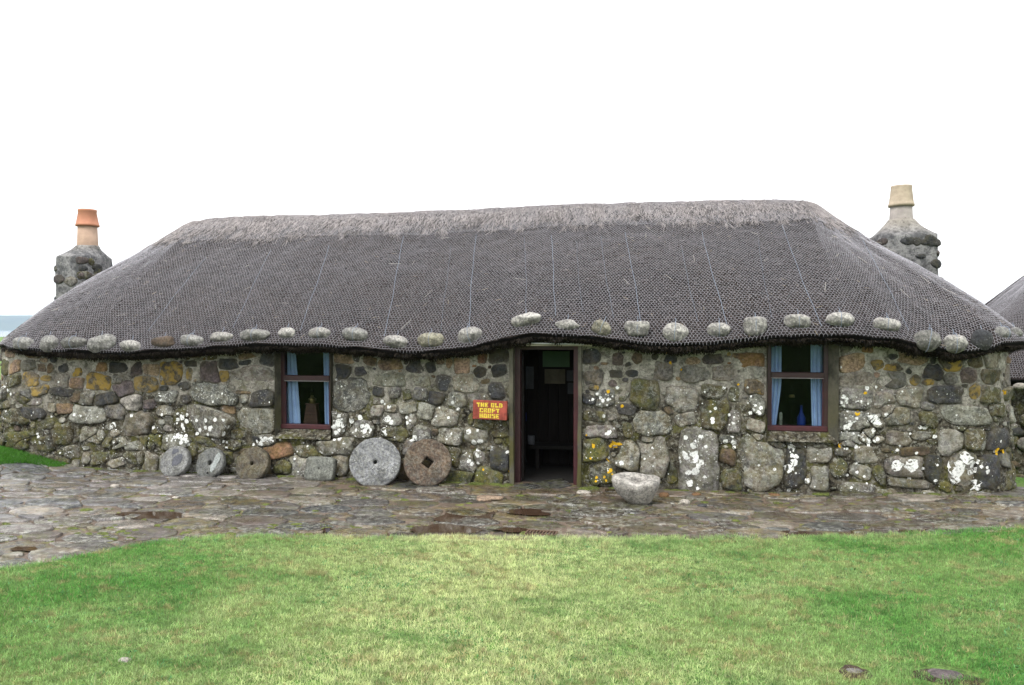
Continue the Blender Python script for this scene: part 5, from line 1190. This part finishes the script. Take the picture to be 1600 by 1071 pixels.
# puddles
for (x, y, w, h) in ((1272, 838, 100, 12), (730, 806, 90, 22), (690, 828, 110, 16), (240, 806, 150, 12), (40, 858, 50, 7), (540, 830, 90, 9), (800, 828, 60, 8), (1450, 838, 90, 7), (830, 800, 70, 10)):
    c = at_z(x, y, .012); e1 = at_z(x + w/2, y, .012)[0] - c[0]; e2 = at_z(x, y - h/2, .012)[1] - c[1]; K = 40; V = [(c[0], c[1], float(gz(c[0], c[1])) + .0135)]
    for q_ in range(K):
        t = 2*math.pi*q_/K; r = 1 + .45 * float(fbm(math.cos(t)*1.5 + x, math.sin(t)*1.5, 0, 3)); xx, yy = c[0] + e1*r*math.cos(t), max(c[1] + e2*r*math.sin(t), -9); V.append((xx, yy, float(gz(c[0], c[1])) + .013))
    tag(link('puddle', mesh('puddle', V, [(0, 1+q_, 1+(q_+1) % K) for q_ in range(K)], M['puddle'])), kind='structure')
# drain grate
p = at_z(846, 834, .02); dg = empty('drain_grate', (p[0], p[1], float(gz(p[0], p[1])) + .012), (0, 0, math.radians(-4)), 'small rusty drain grate set at the edge of the grass before the doorway', 'drain grate')
m = MB(); m.box(-.15, .15, -.075, -.06, 0, .022); m.box(-.15, .15, .06, .075, 0, .022); m.box(-.15, -.135, -.06, .06, 0, .0215); m.box(.135, .15, -.06, .06, 0, .0215); m.obj('rim', M['iron'], dg, False)
for k in range(8): MB().box(-.12 + k * .032, -.108 + k * .032, -.0595, .0595, .002, .020).obj('bar', M['iron'], dg, False)
# loose stones on the path and in the grass
LS = [(180,759,14,8,'S','pale wedge-shaped stone lying on the paving at the left'), (275,776,12,5,'S','thin whitish stone flake below the leftmost millstone'), (912,769,22,8,'S','small pale stone on the paving just right of the doorway'),
      (1070,784,16,10,'S','small pale stone on the paving right of the stone trough'), (1097,789,14,6,'D','small slate-grey stone right of the pale one beyond the trough'), (1038,774,16,11,'R','orange-brown stone against the wall just right of the trough'),
      (1088,773,16,9,'R','orange-brown stone at the wall foot under the tall white-spotted stone'), (1210,774,20,8,'R','orange-brown flat stone at the wall foot under the right window'), (1232,767,11,7,'S','small white stone at the wall foot under the right window'), (1252,768,8,6,'G','small grey pebble beside the white stone under the right window'),
      (1373,772,26,6,'R','long orange-brown stone lying at the wall foot towards the right end'), (194,1038,20,7,'S','flat white stone showing in the lawn at the lower left'), (1335,1058,24,9,'G','grey stone showing through a bare patch of the lawn at the lower right'), (1478,1066,50,10,'P','long grey rock showing through the lawn at the bottom right edge'), (765,778,44,9,'T','crumbled tan stone at the wall foot left of the doorstep')]
for k, (x, y, w, h, kd, lab) in enumerate(LS):
    lawn = y > 900; p = at_z(x, y, .02); sc_ = ((p - CAM) @ FW) / FPX; zz_ = float(lawn_h(p[0], p[1]) if lawn else gz(p[0], p[1]))
    rz = max(.012, h * sc_ * .42); col = np.array(LIN[kd]) * (1.5 if kd == 'S' else 1.2); 
    if kd == 'R': col = np.array([.20, .115, .06])
    o = link('loose_stone', rock_mesh('loose_stone', w*sc_/2, w*sc_/2 * .7, rz, 2.8, k + 60, .16, col, np.array(FXK[kd]) * .3, 18, 10)); o.location = (p[0], p[1], zz_ + rz * (.45 if not lawn else .15)); tag(o, lab, 'stone')

# ---------------------------------------------------------------- grass
for (px_, py_, w_, h_) in ((1335, 1056, 48, 20), (1478, 1067, 96, 22)):      # bare earth round the rocks in the lawn
    c = at_z(px_, py_, .03); e1 = at_z(px_ + w_/2, py_, .03)[0] - c[0]; e2 = at_z(px_, py_ - h_/2, .03)[1] - c[1]; V = [(c[0], c[1], float(lawn_h(c[0], c[1])) + .009)]; K = 36
    for q_ in range(K):
        t = 2*math.pi*q_/K; r = 1 + .45 * float(fbm(math.cos(t)*1.5 + px_, math.sin(t)*1.5, 0, 3)); xx, yy = c[0] + e1*r*math.cos(t), c[1] + e2*r*math.sin(t); V.append((xx, yy, float(lawn_h(xx, yy)) + .005))
    tag(link('bare_soil', mesh('bare_soil', V, [(0, 1+q_, 1+(q_+1) % K) for q_ in range(K)], M['earth'])), kind='structure')
def blades(name, x, y, z, h, w, lean, az_, col, curve=.5):
    n = len(x); fz = RG.uniform(0, 2*np.pi, n); B = np.stack([x, y, z], -1); d = np.stack([np.cos(fz), np.sin(fz), 0*fz], -1) * (w/2)[:, None]
    l = np.stack([np.cos(az_), np.sin(az_), 0*az_], -1)
    m_ = B + l * (h * np.sin(lean) * .38)[:, None]; m_[:, 2] += h * np.cos(lean) * .62; t = B + l * (h * np.sin(lean))[:, None]; t[:, 2] += h * np.cos(lean) * .95
    V = np.stack([B - d, B + d, m_ + d*.75, m_ - d*.75, t], 1).reshape(-1, 3); b = (np.arange(n) * 5)[:, None]
    F_ = np.concatenate([b + [0, 1, 2], b + [0, 2, 3], b + [3, 2, 4]], 0)
    return link(name, mesh(name, V, F_, M['blade'], False, cols=np.repeat(col, 5, 0)))
def grass_col(x, y, n):
    pxy = x
    a_ = fbm(x * .55, y * .9, 3.3, 4); b_ = fbm(x * 2.4, y * 3.2, 8.1, 4); c_ = fbm(x * 7, y * 9, 1.7, 3)
    cx_ = (x + 1.35) ; pale = np.exp(-((x + 1.15) / 2.1) ** 2) * .95 + .1 * a_        # worn, drier grass towards the doorway, with vignette lightening also painted into the colour
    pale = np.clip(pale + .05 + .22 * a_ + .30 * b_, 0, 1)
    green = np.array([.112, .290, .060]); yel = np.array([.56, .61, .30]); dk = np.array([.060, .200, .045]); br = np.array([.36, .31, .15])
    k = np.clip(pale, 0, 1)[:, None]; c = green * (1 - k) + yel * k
    k2 = sstep(.1, .6, -.6 * b_ + .8 * c_)[:, None] * .6; c = c * (1 - k2) + dk * k2 * 1.0 + 0
    k3 = (sstep(.12, .5, c_ + .4 * b_ + .5 * vn(x * 19, y * 26, 4) - .08) * .7)[:, None]; c = c * (1 - k3) + br * k3
    dead = RG.random(n) < .055; c[dead] = np.array([.36, .30, .16])
    cl = .5 + .5 * vn(x * 22, y * 30, 2.2); return c * RG.uniform(.55, 1.4, n)[:, None] * (.58 + .72 * cl)[:, None] * np.array([1, 1, 1])
def scatter(n, x0, x1, y0, y1, cond):
    x = RG.uniform(x0, x1, n); y = RG.uniform(y0, y1, n); k = cond(x, y); return x[k], y[k]
def in_view(x, y, pad=.9):
    d = np.stack([x, y], -1) - CAM[:2]; f = d @ (FW[:2] / np.linalg.norm(FW[:2])); r = d @ RT[:2]; return (f > 3.7) & (np.abs(r) < f * .667 + pad)
bare = [at_z(1335, 1058, 0)[:2], at_z(1478, 1066, 0)[:2]]
def not_bare(x, y):
    k = np.ones(len(x), bool)
    for (a_, b_), r in zip(bare, (.09, .15)): k &= ((x - a_) ** 2 + ((y - b_) * 1.7) ** 2) > (r * (1 + .3 * vn(x * 9, y * 9))) ** 2
    return k
x, y = scatter(1450000, -9.5, 6.0, -6.4, -1.2, lambda x, y: (y < lawn_edge(x)) & in_view(x, y) & not_bare(x, y))
n = len(x); x = x[:620000]; y = y[:620000]; n = len(x)
tall = 1 + .3 * fbm(x * 2, y * 2, 5, 3) + .35 * vn(x * 16, y * 20, 1); hb = RG.uniform(.016, .040, n) * tall
az_ = -.6 + RG.normal(0, 2.2, n)
tag(blades('lawn_grass', x, y, lawn_h(x, y), hb, RG.uniform(.0022, .0040, n), np.abs(RG.normal(.75, .35, n)), az_, grass_col(x, y, n)), 'short mown green lawn with drier yellow patches and vignette lightening painted at its centre, in front of the house', 'grass', kind='stuff')
# taller pale stalks here and there, and the fringe along the paving
x, y = scatter(9000, -9.5, 6, -6.3, -1.4, lambda x, y: (y < lawn_edge(x)) & in_view(x, y)); k = RG.random(len(x)) < .07; x, y = x[k], y[k]; n = len(x)
tag(blades('grass_stalks', x, y, lawn_h(x, y), RG.uniform(.05, .12, n), np.full(n, .0022), np.abs(RG.normal(.5, .35, n)), RG.uniform(0, 6.3, n), np.tile([[.42, .40, .25]], (n, 1))), 'scattered pale grass stalks standing above the lawn', 'grass', kind='stuff')
x = RG.uniform(-9.5, 6, 60000); x = x[vn(x * 5, 8.8) + .7 * vn(x * 17, 3.3) > RG.uniform(-1.3, .6, len(x))]; y = lawn_edge(x) + RG.normal(.0, .034, len(x)) + .05 * np.clip(vn(x * 8, 1.7), 0, 1); n = len(x)
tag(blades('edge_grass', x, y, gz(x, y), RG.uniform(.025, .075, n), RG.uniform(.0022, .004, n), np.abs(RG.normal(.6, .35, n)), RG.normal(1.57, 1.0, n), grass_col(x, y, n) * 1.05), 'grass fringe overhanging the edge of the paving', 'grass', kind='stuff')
# broad-leaved weeds in the lawn
cx_, cy_ = scatter(2600, -9, 5.5, -6.2, -1.6, lambda x, y: (y < lawn_edge(x) - .05) & in_view(x, y) & (vn(x * 1.4, y * 1.4, 6) > -.15))
x = np.repeat(cx_, 9) + RG.normal(0, .022, len(cx_) * 9); y = np.repeat(cy_, 9) + RG.normal(0, .022, len(cx_) * 9); n = len(x)
tag(blades('lawn_weeds', x, y, lawn_h(x, y) + .006, RG.uniform(.012, .030, n), RG.uniform(.006, .013, n), np.abs(RG.normal(1.15, .25, n)), RG.uniform(0, 6.3, n), np.array([[.075, .20, .07]]) * RG.uniform(.5, 1.7, n)[:, None]), 'low broad-leaved weeds and clover scattered through the lawn', 'weeds', kind='stuff')
# grass bank at the wall, far left
x, y = scatter(90000, -10.2, -7.9, -.95, .35, lambda x, y: (y > -.72 + .45 * sstep(-9.2, -8.15, x) + .05 * vn(x * 6, 2)) & (x < -8.15)); n = len(x)
tag(blades('bank_grass', x, y, gz(x, y) - .01, RG.uniform(.03, .08, n), RG.uniform(.003, .005, n), np.abs(RG.normal(.6, .3, n)), RG.uniform(0, 6.3, n), np.array([[.065, .20, .022]]) * RG.uniform(.6, 1.5, n)[:, None]), 'bright green grass bank at the foot of the wall, far left', 'grass', kind='stuff')
# weeds and moss in the joints and at the wall foot
cx_ = np.concatenate([RG.uniform(-9, 4.2, 170), RG.uniform(-9.4, 5, 260)]); cy_ = np.concatenate([RG.uniform(-.14, -.03, 170), RG.uniform(-2.9, -.1, 260)])
k = (cy_ > lawn_edge(cx_)) & ~((cx_ > dr[0]) & (cx_ < dr[1]) & (cy_ > -.5)); cx_, cy_ = cx_[k], cy_[k]
x = np.repeat(cx_, 34) + RG.normal(0, .035, len(cx_) * 34); y = np.repeat(cy_, 34) + RG.normal(0, .02, len(cx_) * 34); n = len(x)
tag(blades('joint_weeds', x, y, gz(x, y), RG.uniform(.010, .034, n), RG.uniform(.002, .004, n), np.abs(RG.normal(.8, .35, n)), RG.uniform(0, 6.3, n), np.array([[.11, .15, .03]]) * RG.uniform(.5, 1.5, n)[:, None]), 'tiny weeds and grass growing in the paving joints', 'weeds', kind='stuff')
ms = MB()
mc = [(x_, y_, r_) for x_, y_, r_ in zip(RG.uniform(-9, 4.4, 110), RG.uniform(-2.8, -.05, 110), RG.uniform(.015, .05, 110))] + [(*(at_z(px_, py_, .0)[:2]), r_) for px_, py_, r_ in zip(RG.uniform(0, 560, 120), RG.normal(834, 8, 120), RG.uniform(.012, .045, 120))] + [(float(x_), -.07, .06) for x_ in RG.uniform(-8, 4.2, 55)] + [(*at_z(925*.0+1472, 762, .03)[:2], .09), (*at_z(1425, 772, .02)[:2], .08), (*at_z(1522, 768, .02)[:2], .10), (*at_z(812, 762, .02)[:2], .07), (*at_z(915, 762, .02)[:2], .07)]
for (x_, y_, r_) in mc:
    if y_ < float(lawn_edge(x_)) or (dr[0] < x_ < dr[1] and y_ > -.4): continue
    K = 10; V = [(x_, y_, float(gz(x_, y_)) + r_ * .38)]
    for f, zz_ in ((.55, .3), (1, -.05)):
        for q_ in range(K): t = 2*math.pi*q_/K; rr = r_ * f * (1 + .35 * float(vn(math.cos(t)*1.5 + x_*9, math.sin(t)*1.5 + y_*9))); V.append((x_ + rr*1.5*math.cos(t), y_ + rr*math.sin(t), float(gz(x_, y_)) + r_*zz_))
    ms.add(V, [(0, 1+q_, 1+(q_+1) % K) for q_ in range(K)] + [(1+q_, 1+K+q_, 1+K+(q_+1) % K, 1+(q_+1) % K) for q_ in range(K)])
tag(ms.obj('moss_cushions', M['moss'], smooth=True), 'yellow-green moss cushions in the paving joints and along the wall foot', 'moss', kind='stuff')

# ---------------------------------------------------------------- haze over land and water
hz = bpy.data.materials.new('haze'); hz.use_nodes = True; t = hz.node_tree; t.nodes.clear(); o_ = t.nodes.new('ShaderNodeOutputMaterial'); v_ = t.nodes.new('ShaderNodeVolumePrincipled')
v_.inputs['Density'].default_value = 1.0e-4; v_.inputs['Color'].default_value = (.62, .80, 1, 1); t.links.new(v_.outputs[0], o_.inputs['Volume'])
HZ = MB().box(-9000, 9000, -9000, 9000, -24, 125).obj('haze', hz); tag(HZ, 'pale sea haze softening the far hills', 'haze', kind='stuff')
print('objects', len(bpy.data.objects), 'stones', len(geos), 'traced', nt_, 'flags', len(flags))
